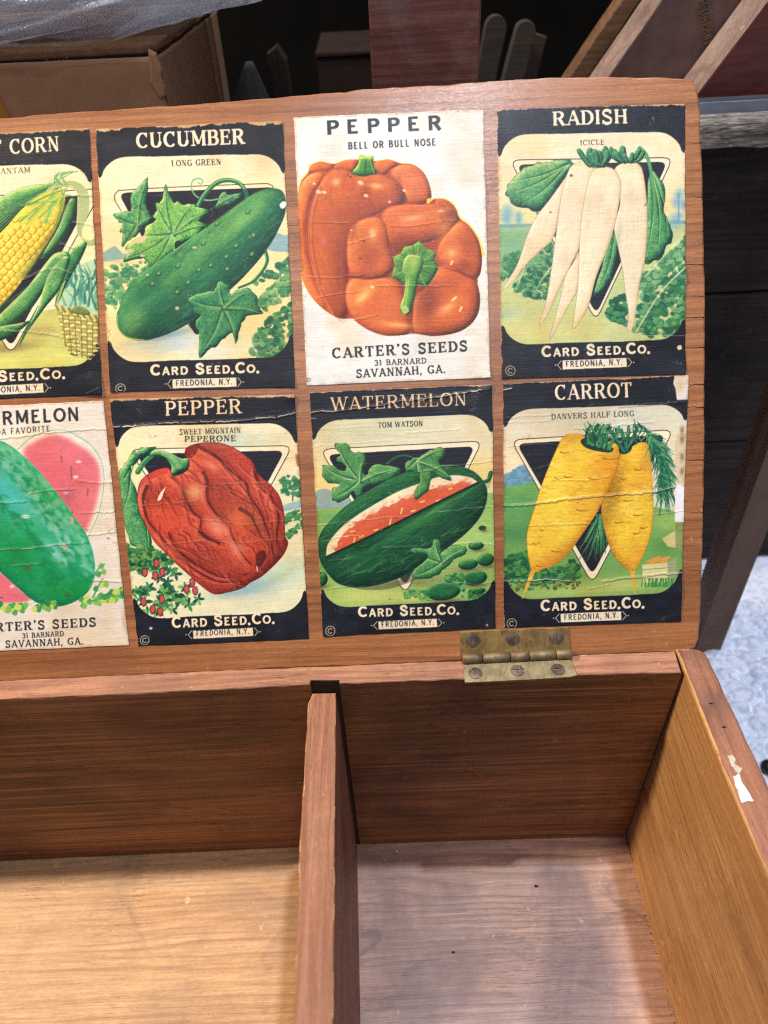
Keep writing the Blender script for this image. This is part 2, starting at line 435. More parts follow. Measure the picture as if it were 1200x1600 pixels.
class Art:
    W, H = 672, 944

    def __init__(s, quad, seed):
        s.rng = np.random.default_rng(seed)
        A = []; b = []
        for (x, y), (u, v) in zip(quad, ((0, 0), (s.W, 0), (s.W, s.H), (0, s.H))):
            A.append([x, y, 1, 0, 0, 0, -u * x, -u * y]); b.append(u)
            A.append([0, 0, 0, x, y, 1, -v * x, -v * y]); b.append(v)
        s.h = np.append(np.linalg.solve(np.array(A, float), np.array(b, float)), 1).reshape(3, 3)
        s.sc = s.W / (np.hypot(quad[1][0] - quad[0][0], quad[1][1] - quad[0][1]))
        s.img = np.zeros((s.H, s.W, 3), np.float32); s.hgt = np.zeros((s.H, s.W), np.float32)

    def P(s, pts):
        p = np.asarray(pts, float).reshape(-1, 2)
        q = np.c_[p, np.ones(len(p))] @ s.h.T
        return q[:, :2] / q[:, 2:]

    def raster(s, Q, pad=3):
        x0, y0 = np.floor(Q.min(0)).astype(int) - pad; x1, y1 = np.ceil(Q.max(0)).astype(int) + pad
        x0 = max(0, x0); y0 = max(0, y0); x1 = min(s.W, x1); y1 = min(s.H, y1)
        if x1 <= x0 or y1 <= y0: return None
        M = np.zeros((y1 - y0, x1 - x0), bool)
        xs = np.arange(x0, x1) + .5
        for i in range(len(Q)):
            (ax, ay), (bx, by) = Q[i], Q[(i + 1) % len(Q)]
            if ay == by: continue
            if ay > by: ax, ay, bx, by = bx, by, ax, ay
            r0 = max(y0, int(math.ceil(ay - .5))); r1 = min(y1, int(math.ceil(by - .5)))
            if r1 <= r0: continue
            yy = np.arange(r0, r1) + .5
            xc = ax + (yy - ay) * (bx - ax) / (by - ay)
            M[r0 - y0:r1 - y0] ^= xs[None] > xc[:, None]
        return (slice(y0, y1), slice(x0, x1)), M

    def put(s, R, M, col, a=1.0):
        M = (M * a)[..., None] if np.ndim(M) == 2 else M
        s.img[R] = s.img[R] * (1 - M) + np.asarray(col, np.float32) / 255 * M

    def fill(s, pts, col, smooth=True, a=1.0, soft=0, within=None):
        Q = s.P(pts)
        if smooth: Q = catmull(Q, True)
        rm = s.raster(Q, int(3 + soft * 2))
        if rm is None: return None
        R, M = rm
        m = M.astype(np.float32)
        m = blur(m, soft) if soft else box1(m, 1) * .5 + m * .5
        if within is not None: m = m * within[R]
        s.put(R, m, col, a)
        full = np.zeros((s.H, s.W), bool); full[R] = M
        return full

    def vol(s, pts, cols, l=(-.5, -.8), r=26, k=1.0, bias=.35, dome=.45, noise=.1, smooth=True, within=None, edge=None, a=1.0):
        """fill with the printed roundness of the picture: ramp of inks from dark to light"""
        Q = s.P(pts)
        if smooth: Q = catmull(Q, True)
        rm = s.raster(Q, 4)
        if rm is None: return None
        R, M = rm
        m = M.astype(np.float32)
        h = blur(np.pad(m, int(r)), r) * np.pad(m, int(r))
        h = h[int(r):-int(r), int(r):-int(r)]
        hh = np.sqrt(np.clip((h - .5) * 2, 0, 1))
        gy, gx = np.gradient(blur(hh, max(2, r / 4)))
        sh = bias + dome * hh * .6 + k * r * .42 * (-gx * l[0] - gy * l[1])
        hh_, ww_ = sh.shape
        sh = sh + noise * (s.rng.standard_normal(sh.shape) * .55 + 1.15 * vnoise(hh_, ww_, 2.3, 2.3, s.rng) + .45 * vnoise(hh_, ww_, 9, 9, s.rng) + .5 * vnoise(hh_, ww_, 26, 26, s.rng))
        sh = np.clip(sh, 0, 1)
        xs = np.linspace(0, 1, len(cols)); C = np.asarray(cols, float)
        col = np.stack([np.interp(sh, xs, C[:, i]) for i in range(3)], -1)
        al = box1(m, 1) * .5 + m * .5
        if within is not None: al = al * within[R]
        s.put(R, al, col, a)
        full = np.zeros((s.H, s.W), bool); full[R] = M
        if edge: s.stroke(list(pts) + [pts[0]], edge[1], edge[1], edge[0], smooth=smooth, a=edge[2] if len(edge) > 2 else .8)
        return full

    def stroke(s, pts, w0, w1, col, a=1.0, smooth=True, within=None, raw=False, height=0):
        Q = np.asarray(pts, float) if raw else s.P(pts)
        if not raw: w0 *= s.sc; w1 *= s.sc
        if smooth and len(Q) > 2: Q = catmull(Q, False, 5)
        n = len(Q) - 1
        pad = int(max(w0, w1) / 2 + 2)
        x0, y0 = np.floor(Q.min(0)).astype(int) - pad; x1, y1 = np.ceil(Q.max(0)).astype(int) + pad
        x0 = max(0, x0); y0 = max(0, y0); x1 = min(s.W, x1); y1 = min(s.H, y1)
        if x1 <= x0 or y1 <= y0: return
        M = np.zeros((y1 - y0, x1 - x0), np.float32)
        for i in range(n):
            p, q = Q[i], Q[i + 1]
            wa = (w0 + (w1 - w0) * (i + .5) / n) / 2
            bx0 = max(x0, int(min(p[0], q[0]) - wa - 2)); bx1 = min(x1, int(max(p[0], q[0]) + wa + 3))
            by0 = max(y0, int(min(p[1], q[1]) - wa - 2)); by1 = min(y1, int(max(p[1], q[1]) + wa + 3))
            if bx1 <= bx0 or by1 <= by0: continue
            X = np.arange(bx0, bx1)[None] + .5; Y = np.arange(by0, by1)[:, None] + .5
            d = q - p; L = d @ d + 1e-9
            t = np.clip(((X - p[0]) * d[0] + (Y - p[1]) * d[1]) / L, 0, 1)
            D = np.hypot(X - p[0] - t * d[0], Y - p[1] - t * d[1])
            mm = np.clip(wa + .5 - D, 0, 1)
            v = M[by0 - y0:by1 - y0, bx0 - x0:bx1 - x0]
            np.maximum(v, mm, out=v)
        R = (slice(y0, y1), slice(x0, x1))
        if within is not None: M = M * within[R]
        if height: s.hgt[R] = s.hgt[R] + height * M
        if col is not None: s.put(R, M, col, a)

    def spray(s, c, rx, ry, ang, col, a=.8, within=None, pw=1.0, grain=.15):
        Q = s.P([c])[0]; rx *= s.sc; ry *= s.sc
        e = max(rx, ry) * 2.2
        x0 = max(0, int(Q[0] - e)); x1 = min(s.W, int(Q[0] + e)); y0 = max(0, int(Q[1] - e)); y1 = min(s.H, int(Q[1] + e))
        if x1 <= x0 or y1 <= y0: return
        X = np.arange(x0, x1)[None] - Q[0]; Y = np.arange(y0, y1)[:, None] - Q[1]
        t = math.radians(ang); u = (X * math.cos(t) + Y * math.sin(t)) / rx; v = (-X * math.sin(t) + Y * math.cos(t)) / ry
        m = np.exp(-(u * u + v * v) ** pw)
        m = np.clip(m * (1 + grain * s.rng.standard_normal(m.shape)), 0, 1)
        R = (slice(y0, y1), slice(x0, x1))
        if within is not None: m = m * within[R]
        s.put(R, m, col, a)

    def text(s, txt, p0, p1, cap, style, col=CREAM, a=1.0):
        thick, thin, ser, serh, gap = style
        p0 = np.array(p0, float); p1 = np.array(p1, float)
        sizes = [.76 if c.islower() else 1.0 for c in txt]
        adv = [(FONT[c.upper()][0] + gap) * z for c, z in zip(txt, sizes)]
        tot = sum(adv)
        along = p1 - p0
        up = np.array([along[1], -along[0]]); up = up / np.linalg.norm(up) * cap
        sx = np.linalg.norm(along) / tot
        ax = along / np.linalg.norm(along) * sx
        x = 0
        tr = lambda q, x, z: s.P([p0 + ax * (x + q[0] * z) + up * q[1] * z])[0]
        px = cap * s.sc

        def rectstroke(p, q, w, z, x):
            P_, Q_ = tr(p, x, z), tr(q, x, z)
            d = Q_ - P_; d = d / (np.linalg.norm(d) + 1e-9); n = np.array([-d[1], d[0]]) * w * px * z / 2
            rm = s.raster(np.array([P_ + n, Q_ + n, Q_ - n, P_ - n]), 2)
            if rm: s.put(rm[0], box1(rm[1].astype(np.float32), 1) * .4 + rm[1] * .6, col, a)
        for c, z, ad in zip(txt, sizes, adv):
            w, strokes, serifs, ticks = FONT[c.upper()]
            for kind, pts in strokes:
                if kind == 'D':
                    q = tr(pts[0], x, z); s.stroke([q, q + .01], thick * 1.15 * px * z, thick * 1.15 * px * z, col, a, False, raw=True); continue
                if kind in (K, N_):
                    ht = {K: thick, N_: thin}[kind]
                    p, q = np.array(pts[0]), np.array(pts[1])
                    # keep thin horizontals inside the cap height
                    if abs(p[1] - q[1]) < 1e-6:
                        if p[1] > .95: p = p - (0, ht / 2); q = q - (0, ht / 2)
                        elif p[1] < .05: p = p + (0, ht / 2); q = q + (0, ht / 2)
                    rectstroke(p, q, ht, z, x); continue
                pp = np.array(pts)
                pp[:, 1] = .5 + (pp[:, 1] - .5) * (1 - thin * .9)
                Q = np.array([tr(q, x, z) for q in pp])
                for i in range(len(Q) - 1):
                    d = np.array(pts[i + 1]) - np.array(pts[i])
                    v = abs(d[1]) / (np.hypot(*d) + 1e-9)
                    t_ = thin + (thick - thin) * (v ** 1.5 if kind == A_ else 1 - .6 * v)
                    s.stroke([Q[i], Q[i + 1]], t_ * px * z, t_ * px * z, col, a, False, raw=True)
            if ser:
                for sx_, sy in serifs:
                    yy = serh if sy < .5 else 1 - serh
                    rectstroke((sx_ - ser, yy), (sx_ + ser, yy), serh * 2, z, x)
                for p, q in ticks:
                    rectstroke(p, q, thin * 1.15, z, x)
            x += ad

    def hatch(s, mask, n, ang, ln, w, cols, a=.4, bend=.15, region=None, spread=8):
        """short engraved strokes of the lithographer's crayon inside a mask"""
        ys, xs = np.nonzero(mask)
        for _ in range(n):
            i = int(s.rng.integers(len(xs))); c = np.array([xs[i], ys[i]], float)
            t = math.radians(ang + s.rng.normal(0, spread)); l = ln * s.sc * s.rng.uniform(.35, 1.2)
            d = np.array([math.cos(t), math.sin(t)]) * l / 2; q = np.array([-d[1], d[0]]) * bend * s.rng.normal()
            s.stroke([c - d, c + q, c + d], w * s.sc * s.rng.uniform(.6, 1.3), w * s.sc * .4, cols[int(s.rng.integers(len(cols)))], a * s.rng.uniform(.4, 1), True, mask, raw=True)

    def crease(s, pts, amp=.25, w=3.0, a=.75):
        """a crack across the glued paper: raised, whitish broken lip with a thin dark line below"""
        P = np.array(pts, float)
        Q = dense_open(P, 14)
        Q[:, 1] += s.rng.normal(0, 2.2, len(Q))
        low = Q + (0, w * .9)
        s.stroke(low.tolist(), w * .8, w * .8, (70, 58, 46), a * .5, False)
        k = len(Q)
        i = 0
        while i < k - 1:
            j = min(k, i + int(s.rng.integers(3, 9)))
            ww = w * s.rng.uniform(.35, 1.25)
            s.stroke(Q[i:j].tolist(), ww, ww * .7, (236, 222, 192), a * s.rng.uniform(.45, 1), False)
            i = j - 1 if s.rng.random() < .8 else j
        s.stroke(Q.tolist(), w * 3, w * 3, None, 1, False, height=amp * .55)

    def finish(s, aged=1.0, tint=(.97, .93, .86)):
        H, W, r = s.H, s.W, s.rng
        im = s.img
        big = vnoise(H, W, 120, 150, r) * .5 + vnoise(H, W, 40, 60, r) * .35 + vnoise(H, W, 14, 20, r) * .2
        im *= (1 + .05 * aged * big)[..., None]
        g = im.mean(-1, keepdims=True)
        im[:] = g + (im - g) * .93
        dot = vnoise(H, W, 2.6, 2.6, r) * .6 + vnoise(H, W, 9, 9, r) * .4
        im *= (1 + .10 * dot * (1 - np.clip(g[..., 0], 0, 1) * .75))[..., None]
        st = vnoise(H, W, 2.2, 60, r) * .6 + vnoise(H, W, 1.2, 25, r) * .5
        im *= (1 + .035 * aged * st)[..., None]
        # rubbed ink: short pale horizontal scratches and specks
        sp = vnoise(H, W, 1.5, 9, r) * .6 + vnoise(H, W, 30, 40, r) * .45
        m = np.clip((sp - .72) * 5, 0, 1) * .5 * aged
        im[:] = im * (1 - m[..., None]) + np.array(tint) * np.array([.86, .8, .66]) * m[..., None]
        sp = vnoise(H, W, 2, 2.4, r) * .6 + vnoise(H, W, 50, 50, r) * .5
        m = np.clip((sp - .86) * 7, 0, 1) * .75 * aged
        im[:] = im * (1 - m[..., None]) + np.array([.9, .82, .68]) * m[..., None]
        yl = np.clip(vnoise(H, W, 190, 150, r) * .8 + vnoise(H, W, 60, 50, r) * .35 + .1, 0, 1)[..., None] * .55 * aged
        im[:] = im * (1 - yl) + im * np.array([.96, .88, .74]) * yl
        # brown foxing
        sp = vnoise(H, W, 5, 6, r) * .6 + vnoise(H, W, 70, 90, r) * .55
        m = np.clip((sp - .82) * 4, 0, 1) * .5 * aged
        im[:] = im * (1 - m[..., None]) + np.array([.45, .3, .18]) * m[..., None]
        # brown old varnish creeping in from the edges
        y = np.arange(H)[:, None]; x = np.arange(W)[None]
        e = np.minimum(np.minimum(x, W - 1 - x), np.minimum(y, H - 1 - y)).astype(float)
        e = e + 5 * vnoise(H, W, 12, 12, r)
        m = np.clip(1 - e / 9, 0, 1) * .45
        im[:] = im * (1 - m[..., None]) + im * np.array([.72, .6, .48]) * m[..., None]
        im += (.018 * r.standard_normal((H, W)))[..., None]
        np.clip(im, 0, 1, out=im)
        s.hgt += .012 * vnoise(H, W, 3.2, 90, r) + .02 * vnoise(H, W, 60, 90, r) + .012 * vnoise(H, W, 4, 6, r)
        c = im.reshape(H // 2, 2, W // 2, 2, 3).mean((1, 3))
        h = s.hgt.reshape(H // 2, 2, W // 2, 2).mean((1, 3))
        return np.where(c <= .04045, c / 12.92, ((c + .055) / 1.055) ** 2.4), h


def dense_open(P, step):
    out = []
    for a, b in zip(P[:-1], P[1:]):
        k = max(1, int(np.hypot(*(b - a)) / step))
        out += [a + (b - a) * j / k for j in range(k)]
    out.append(P[-1])
    return np.array(out)


GR = [(8, 52, 44), (22, 96, 66), (58, 140, 84), (120, 184, 104), (190, 214, 130)]
GR2 = [(10, 60, 40), (30, 112, 58), (86, 162, 72), (160, 204, 96), (220, 226, 140)]


def paper(a, col=CREAM):
    a.img[:] = np.array(col, np.float32) / 255


def ink_frame(a, topL, topR, ear, fl, bot, torn=.5):
    """black header and footer bands round a cream panel with flared ears; v values in 0..1 of the card"""
    W, H = a.W, a.H
    inv = np.linalg.inv(a.h)

    def U(pts):
        q = np.c_[np.array(pts) * [W, H], np.ones(len(pts))] @ inv.T
        return (q[:, :2] / q[:, 2:]).tolist()
    def corner(x, y, sx, sy, rx, ry):
        # from the side edge inwards: a flared ear, then a round shoulder
        q = [(-.02, 1.04), (.006, 1.03), (.016, .98), (.022, .9), (.026, .78), (.034, .62), (.05, .43), (.074, .24), (.104, .09), (.135, .02), (.165, 0), (.22, 0)]
        return [((x + sx * u), y + sy * v * ry) for u, v in q]
    d_ = topR - topL
    L = corner(0, topL, 1, 1, 0, ear - topL)
    Rr = corner(1, topR, -1, 1, 0, ear - topL)[::-1]
    BR = corner(1, bot - .002, -1, -1, 0, bot - fl)
    BL = corner(0, bot + .002, 1, -1, 0, bot - fl)[::-1]
    L = L + [(.3, topL + d_ * .3), (.5, topL + d_ * .5), (.7, topL + d_ * .7)]
    BR = BR + [(.7, bot), (.5, bot), (.3, bot)]
    panel = U(L + Rr + BR + BL)
    Q = dense(a.P(panel), 6)
    R, Mk = a.raster(catmull(a.P(panel), True, 4))
    full = np.zeros((H, W), bool); full[R] = Mk
    m = full.astype(np.float32); m = box1(m, 1) * .5 + m * .5
    inkcol = np.array(INK) / 255 * (1 + .25 * vnoise(H, W, 30, 40, a.rng)[..., None])
    a.img[:] = a.img * m[..., None] + inkcol * (1 - m[..., None])
    if torn:  # pale torn edge along the top and ragged sides
        y = np.arange(H)[:, None]; x = np.arange(W)[None]
        n = vnoise(H, W, 400, 26, a.rng) * 6 + vnoise(H, W, 300, 7, a.rng) * 3 + vnoise(H, W, 500, 160, a.rng) * 8
        t = (y < (6 + n) * torn + vnoise(H, W, 300, 9, a.rng) * 1.5).astype(np.float32)
        n2 = vnoise(H, W, 40, 400, a.rng) * 4 + vnoise(H, W, 6, 300, a.rng) * 1.5 - 2
        t = np.maximum(t, (x < 1 + n2)); t = np.maximum(t, (W - 1 - x < n2 - 1.5))
        t = box1(t.astype(np.float32), 1)
        a.img[:] = a.img * (1 - t[..., None]) + np.array([.80, .67, .50]) * t[..., None]
    return full


def footer(a, t0, t1, cap, bx, bt0, bt1, bcap, cc, cr=26):
    a.text('Card Seed.Co.', t0, t1, cap, SANSB, (240, 220, 184))
    a.fill(bx, (240, 222, 190), smooth=False)
    a.text('FREDONIA, N.Y.', bt0, bt1, bcap, THIN, (40, 44, 58))
    ml = (np.array(bx[0]) + bx[3]) / 2; mr = (np.array(bx[1]) + bx[2]) / 2; h = (bx[3][1] - bx[0][1]) / 2
    for m, d in ((ml, -1), (mr, 1)):
        for o, w in ((8, 3.2),):
            a.stroke([m + (d * o, -h), m + (d * (o + 20), 0), m + (d * o, h)], w, w, (240, 222, 190), .95, False)
        a.stroke([m + (d * 38, 0), m + (d * 40, 0)], 6, 6, (240, 222, 190), .9, False)
    copyr(a, cc, cr, (222, 206, 172), 3.4)


def copyr(a, c, r, col, w):
    c = np.array(c, float)
    a.stroke([c + r * np.array([math.cos(t), math.sin(t)]) for t in np.linspace(0, 2 * math.pi, 30)], w, w, col, .95, False)
    a.stroke([c + r * .48 * np.array([math.cos(t), math.sin(t)]) for t in np.linspace(.8, 5.5, 20)], w * 1.15, w * 1.15, col, .95, False)


def emblem(a, outer, inner, panel):
    a.fill(outer, (244, 228, 194), smooth=False, within=panel)
    a.stroke(outer + [outer[0]], 5, 5, (34, 36, 44), .95, False, within=panel)
    a.fill(inner, (28, 30, 42), smooth=False, within=panel)


def rnd(pts, r):
    """round the corners of a polygon"""
    P = np.array(pts, float); out = []
    for i in range(len(P)):
        p, c, n = P[i - 1], P[i], P[(i + 1) % len(P)]
        u = (p - c) / np.linalg.norm(p - c) * r; v = (n - c) / np.linalg.norm(n - c) * r
        for t in (0, .25, .5, .75, 1):
            out.append(tuple((c + u) * (1 - t) ** 2 + c * 2 * t * (1 - t) + (c + v) * t ** 2))
    return out


def leaf(a, pts, root, tips, cols=GR, vein=(150, 200, 120), smooth=True, within=None, r=16, vw=5, edge=(12, 60, 44)):
    Pq = catmull(pts, True, 5) if smooth else np.array(pts, float)
    jr_ = a.rng.normal(0, 1, len(Pq)); jr_ = (jr_ + np.roll(jr_, 1)) * 3.2
    ce = Pq.mean(0); dd = Pq - ce; dd /= np.linalg.norm(dd, axis=1)[:, None] + 1e-6
    pts = (Pq + dd * jr_[:, None]).tolist(); smooth = False
    m = a.vol(pts, cols, r=r, bias=.28, dome=.5, noise=.14, smooth=smooth, within=within, l=(-.4, -.6))
    if m is not None:
        a.hatch(m, 46, 60, 44, 9, [cols[0], cols[1], cols[-2]], .35, .3, spread=50)
    if m is None: return
    w = m if within is None else (m & within)
    for i, t in enumerate(tips):
        t = np.array(t, float); q = np.array(root, float)
        mid = (t + q) / 2 + np.array([(t - q)[1], -(t - q)[0]]) * .06
        # printed fold: one side of the vein darker, other lighter
        n = np.array([-(t - q)[1], (t - q)[0]]); n /= np.linalg.norm(n) + 1e-6
        a.stroke([q + n * 9, mid + n * 10, t], 14, 4, (10, 66, 48), .45, within=w)
        a.stroke([q - n * 8, mid - n * 9, t], 10, 3, (132, 190, 104), .4, within=w)
        a.stroke([q, mid, t], vw, 1.5, vein, .9, within=w)
    a.stroke(list(pts) + [pts[0]], 2.4, 2.4, edge, .5, smooth=smooth)


def bushes(a, region, n, size, cols, within=None, seed=0, dark=(20, 80, 56)):
    n = int(n * 1.8); size *= .84
    rng = np.random.default_rng(seed)
    P = np.array(region, float); lo, hi = P.min(0), P.max(0)
    Q = P; k = 0; tries = 0
    while k < n and tries < n * 30:
        tries += 1
        c = lo + rng.random(2) * (hi - lo)
        ins = False
        for i in range(len(Q)):
            (ax, ay), (bx, by) = Q[i], Q[(i + 1) % len(Q)]
            if (ay > c[1]) != (by > c[1]) and c[0] < ax + (c[1] - ay) * (bx - ax) / (by - ay): ins = not ins
        if not ins: continue
        k += 1
        r = size * rng.uniform(.5, 1.2); th = rng.uniform(0, 6.28)
        pts = [c + r * rng.uniform(.55, 1.15) * np.array([math.cos(th + t), .8 * math.sin(th + t)]) for t in np.linspace(0, 6.28, 8)[:-1]]
        j = int(rng.integers(len(cols)))
        a.fill([p + (r * .15, r * .25) for p in pts], dark, a=.5, within=within)
        a.fill(pts, cols[j], a=.85, within=within)


def card_mesh(name, quad_mm, art, lid_obj, lidM, mat, label, aged=1.0, seed=0):
    col, hgt = art.finish(aged)
    ny, nx = hgt.shape
    rng = np.random.default_rng(seed + 50)
    u = np.linspace(0, 1, nx); v = np.linspace(0, 1, ny)
    # slightly ragged trimmed edges
    jt = .08 * smooth_noise(nx, rng, 41) + .05 * smooth_noise(nx, rng, 3); jb = .06 * smooth_noise(nx, rng, 41)
    jl = .08 * smooth_noise(ny, rng, 51) + .04 * smooth_noise(ny, rng, 3); jr = .08 * smooth_noise(ny, rng, 51) + .05 * smooth_noise(ny, rng, 3)
    TL, TR, BR, BL = [np.array(q, float) for q in quad_mm]
    Uu, Vv = np.meshgrid(u, v)
    e = lambda t: np.clip(1 - t / .02, 0, 1)
    X = (TL[0] * (1 - Uu) + TR[0] * Uu) * (1 - Vv) + (BL[0] * (1 - Uu) + BR[0] * Uu) * Vv
    Y = (TL[1] * (1 - Uu) + TR[1] * Uu) * (1 - Vv) + (BL[1] * (1 - Uu) + BR[1] * Uu) * Vv
    X = X + jl[:, None] * e(Uu) + jr[:, None] * e(1 - Uu)
    Y = Y + jt[None] * e(Vv) + jb[None] * e(1 - Vv)
    Z = .24 + np.clip(hgt, -.12, .6)
    for _ in range(3):      # corners and edges that have come unstuck
        cu, cv = rng.integers(0, 2), rng.integers(0, 2) if rng.random() < .7 else rng.random()
        Z = Z + rng.uniform(.25, .7) * np.exp(-np.hypot((Uu - cu) * 82, (Vv - cv) * 116) / rng.uniform(3, 8))
    X, Y, Z = [np.pad(q, 1, mode='edge') for q in (X, Y, Z)]
    Z[0] = Z[-1] = -.05; Z[:, 0] = Z[:, -1] = -.05
    col = np.pad(col, ((1, 1), (1, 1), (0, 0)), mode='edge')
    me = grid_mesh(name, X[::-1] * MM, Y[::-1] * MM, Z[::-1] * MM)
    me.flip_normals()
    at = me.color_attributes.new('print', 'FLOAT_COLOR', 'POINT')
    c4 = np.ones((me_n(me), 4), np.float32); c4[:, :3] = col[::-1].reshape(-1, 3)
    at.data.foreach_set('color', c4.ravel())
    o = link(name, me, lid_obj, lidM, [mat])
    o['label'] = label
    return o


def me_n(me):
    return len(me.vertices)

# ------------------------------------------------------------------ the printed pictures
ORANGE = [(88, 28, 12), (152, 60, 22), (206, 92, 34), (240, 130, 56), (252, 186, 104)]
RED = [(96, 24, 22), (156, 44, 32), (208, 70, 48), (228, 108, 78), (242, 160, 126)]


def art_cucumber():
    a = Art([(35, 112), (1065, 68), (1135, 1535), (115, 1562)], 11)
    paper(a, (240, 223, 180))
    a.spray((600, 780), 800, 170, -4, (250, 222, 136), .7)
    pan = ink_frame(a, .108, .118, .18, .80, .883, 1.1)
    W = pan
    a.fill([(60, 830), (60, 800), (100, 770), (140, 750), (165, 770), (185, 790), (230, 800), (230, 850)], (112, 164, 174), a=.8, within=W)
    a.fill([(985, 770), (990, 720), (1030, 680), (1070, 690), (1110, 700), (1110, 780)], (112, 164, 178), a=.8, within=W)
    a.fill([(60, 840), (330, 800), (1130, 780), (1130, 1390), (60, 1390)], (238, 222, 150), smooth=False, a=.75, within=W)
    bushes(a, [(70, 900), (170, 830), (210, 900), (180, 1080), (80, 1100)], 34, 26, [(58, 140, 98), (96, 166, 106), (140, 190, 120)], W, 1)
    bushes(a, [(190, 860), (320, 820), (330, 870), (200, 1000)], 20, 24, [(58, 140, 98), (110, 174, 110)], W, 2)
    bushes(a, [(900, 950), (1110, 800), (1110, 880), (930, 960)], 30, 22, [(40, 110, 80), (78, 150, 96)], W, 3)
    bushes(a, [(920, 1060), (1110, 860), (1120, 980), (960, 1100)], 46, 28, [(62, 140, 88), (120, 176, 104), (160, 200, 120)], W, 4)
    bushes(a, [(870, 1340), (950, 1180), (1120, 1060), (1120, 1370), (1000, 1370)], 95, 26, [(22, 100, 66), (60, 142, 84), (110, 178, 100)], W, 5, (8, 62, 48))
    a.spray((450, 1290), 230, 60, -8, (186, 206, 218), .85, W)
    a.spray((700, 1340), 200, 50, -8, (214, 222, 214), .7, W)
    a.spray((430, 1240), 180, 24, -12, (90, 130, 170), .6, W)
    tri = rnd([(160, 460), (1030, 428), (590, 1260)], 45)
    a.fill(tri, (30, 32, 44), smooth=False, within=W)
    a.stroke([(175, 558), (140, 500), (138, 470), (160, 447), (300, 436), (700, 418), (980, 408), (1005, 418), (1015, 440)], 5, 5, (40, 44, 52), .9, False, within=W)
    a.stroke([(540, 1180), (575, 1220)], 6, 6, (40, 44, 52), .9, False)
    # tendrils
    a.stroke([(720, 490), (650, 500), (590, 480), (562, 440), (565, 395), (600, 380), (622, 395), (610, 412), (596, 402)], 9, 6, (108, 172, 116), 1)
    a.stroke([(592, 530), (630, 470), (690, 410), (750, 390), (815, 402), (855, 445), (868, 500)], 26, 22, (28, 100, 66), 1)
    a.stroke([(592, 526), (628, 464), (690, 404), (750, 385), (815, 396), (850, 435)], 9, 8, (126, 190, 110), .9)
    a.stroke([(965, 770), (978, 830), (950, 890), (900, 945), (820, 980)], 20, 12, (30, 104, 70), 1)
    a.stroke([(962, 770), (970, 830), (940, 890), (890, 940)], 6, 5, (128, 184, 110), .8)
    leaf(a, [(640, 560), (690, 530), (735, 455), (770, 470), (835, 458), (800, 510), (740, 530), (680, 545)], (650, 560), [(825, 465)], GR, vw=4)
    leaf(a, [(318, 376), (270, 430), (225, 482), (230, 545), (195, 560), (130, 585), (165, 610), (180, 640), (170, 665), (180, 700), (180, 758), (225, 710), (262, 690), (300, 640), (345, 600), (322, 560), (310, 520), (320, 440)], (262, 640), [(316, 385), (138, 587), (184, 745), (335, 595)], GR)
    leaf(a, [(418, 408), (396, 500), (362, 510), (370, 560), (350, 590), (368, 612), (310, 640), (300, 690), (250, 715), (200, 760), (210, 790), (188, 840), (260, 820), (310, 830), (340, 875), (420, 820), (475, 765), (540, 720), (600, 700), (622, 650), (640, 630), (605, 610), (655, 560), (600, 540), (590, 535), (560, 515), (520, 528), (490, 500), (455, 505), (436, 460)], (452, 690), [(418, 425), (365, 515), (200, 820), (345, 860), (645, 565), (560, 525), (630, 635), (300, 690)], GR2, r=22)
    a.stroke([(450, 690), (468, 720), (465, 775)], 12, 10, (150, 200, 110), .9)
    a.fill([(470, 730), (500, 720), (495, 750), (470, 765)], (24, 40, 40), within=W)
    body = [(165, 1090), (190, 1020), (255, 925), (400, 820), (560, 705), (700, 605), (800, 532), (880, 475), (960, 440), (1035, 436), (1074, 470), (1080, 560), (1040, 660), (975, 770), (880, 885), (780, 985), (660, 1085), (540, 1180), (420, 1240), (300, 1272), (205, 1255), (158, 1205), (148, 1140)]
    m = a.vol(body, [(8, 56, 50), (16, 84, 62), (36, 116, 74), (74, 150, 82), (130, 186, 96)], l=(-.55, -.75), r=80, k=.55, bias=.26, dome=.36, noise=.1)
    a.hatch(m, 420, -38, 120, 12, [(10, 66, 54), (20, 92, 64), (90, 160, 84), (50, 130, 78)], .3)
    a.spray((640, 760), 330, 46, -38, (120, 182, 92), .75, m, grain=.9)
    a.spray((860, 590), 130, 36, -38, (150, 200, 100), .6, m, grain=.5)
    a.spray((230, 1150), 60, 110, 20, (120, 184, 100), .7, m, grain=.5)
    a.spray((420, 1120), 210, 44, -36, (10, 70, 56), .55, m, grain=.4)
    a.spray((830, 860), 240, 50, -42, (8, 60, 52), .6, m, grain=.4)
    a.spray((300, 1010), 120, 40, -40, (16, 94, 62), .6, m, grain=.4)
    a.stroke([(255, 930), (400, 822), (560, 708), (640, 655)], 5, 4, (150, 204, 110), .7)
    a.stroke([(152, 1130), (160, 1205), (210, 1255), (300, 1270)], 8, 6, (178, 206, 104), .8)
    for x, y in [(625, 732), (900, 690), (805, 748), (892, 794), (750, 808), (665, 856), (755, 876), (484, 858), (540, 950), (345, 958), (480, 1003), (700, 625), (870, 560), (600, 880), (380, 900)]:
        a.fill([(x - 15, y + 13), (x - 6, y - 8), (x + 15, y - 8), (x + 8, y + 13)], (10, 58, 48), a=.75)
        a.spray((x, y - 2), 12, 8, -40, (140, 190, 100), .9, pw=1.5)
    for i in range(16):
        x = 640 + i * 12; y = 650 - i * 8.6
        a.stroke([(x, y), (x - 3, y - 8)], 4, 2, (40, 120, 70), .8, False)
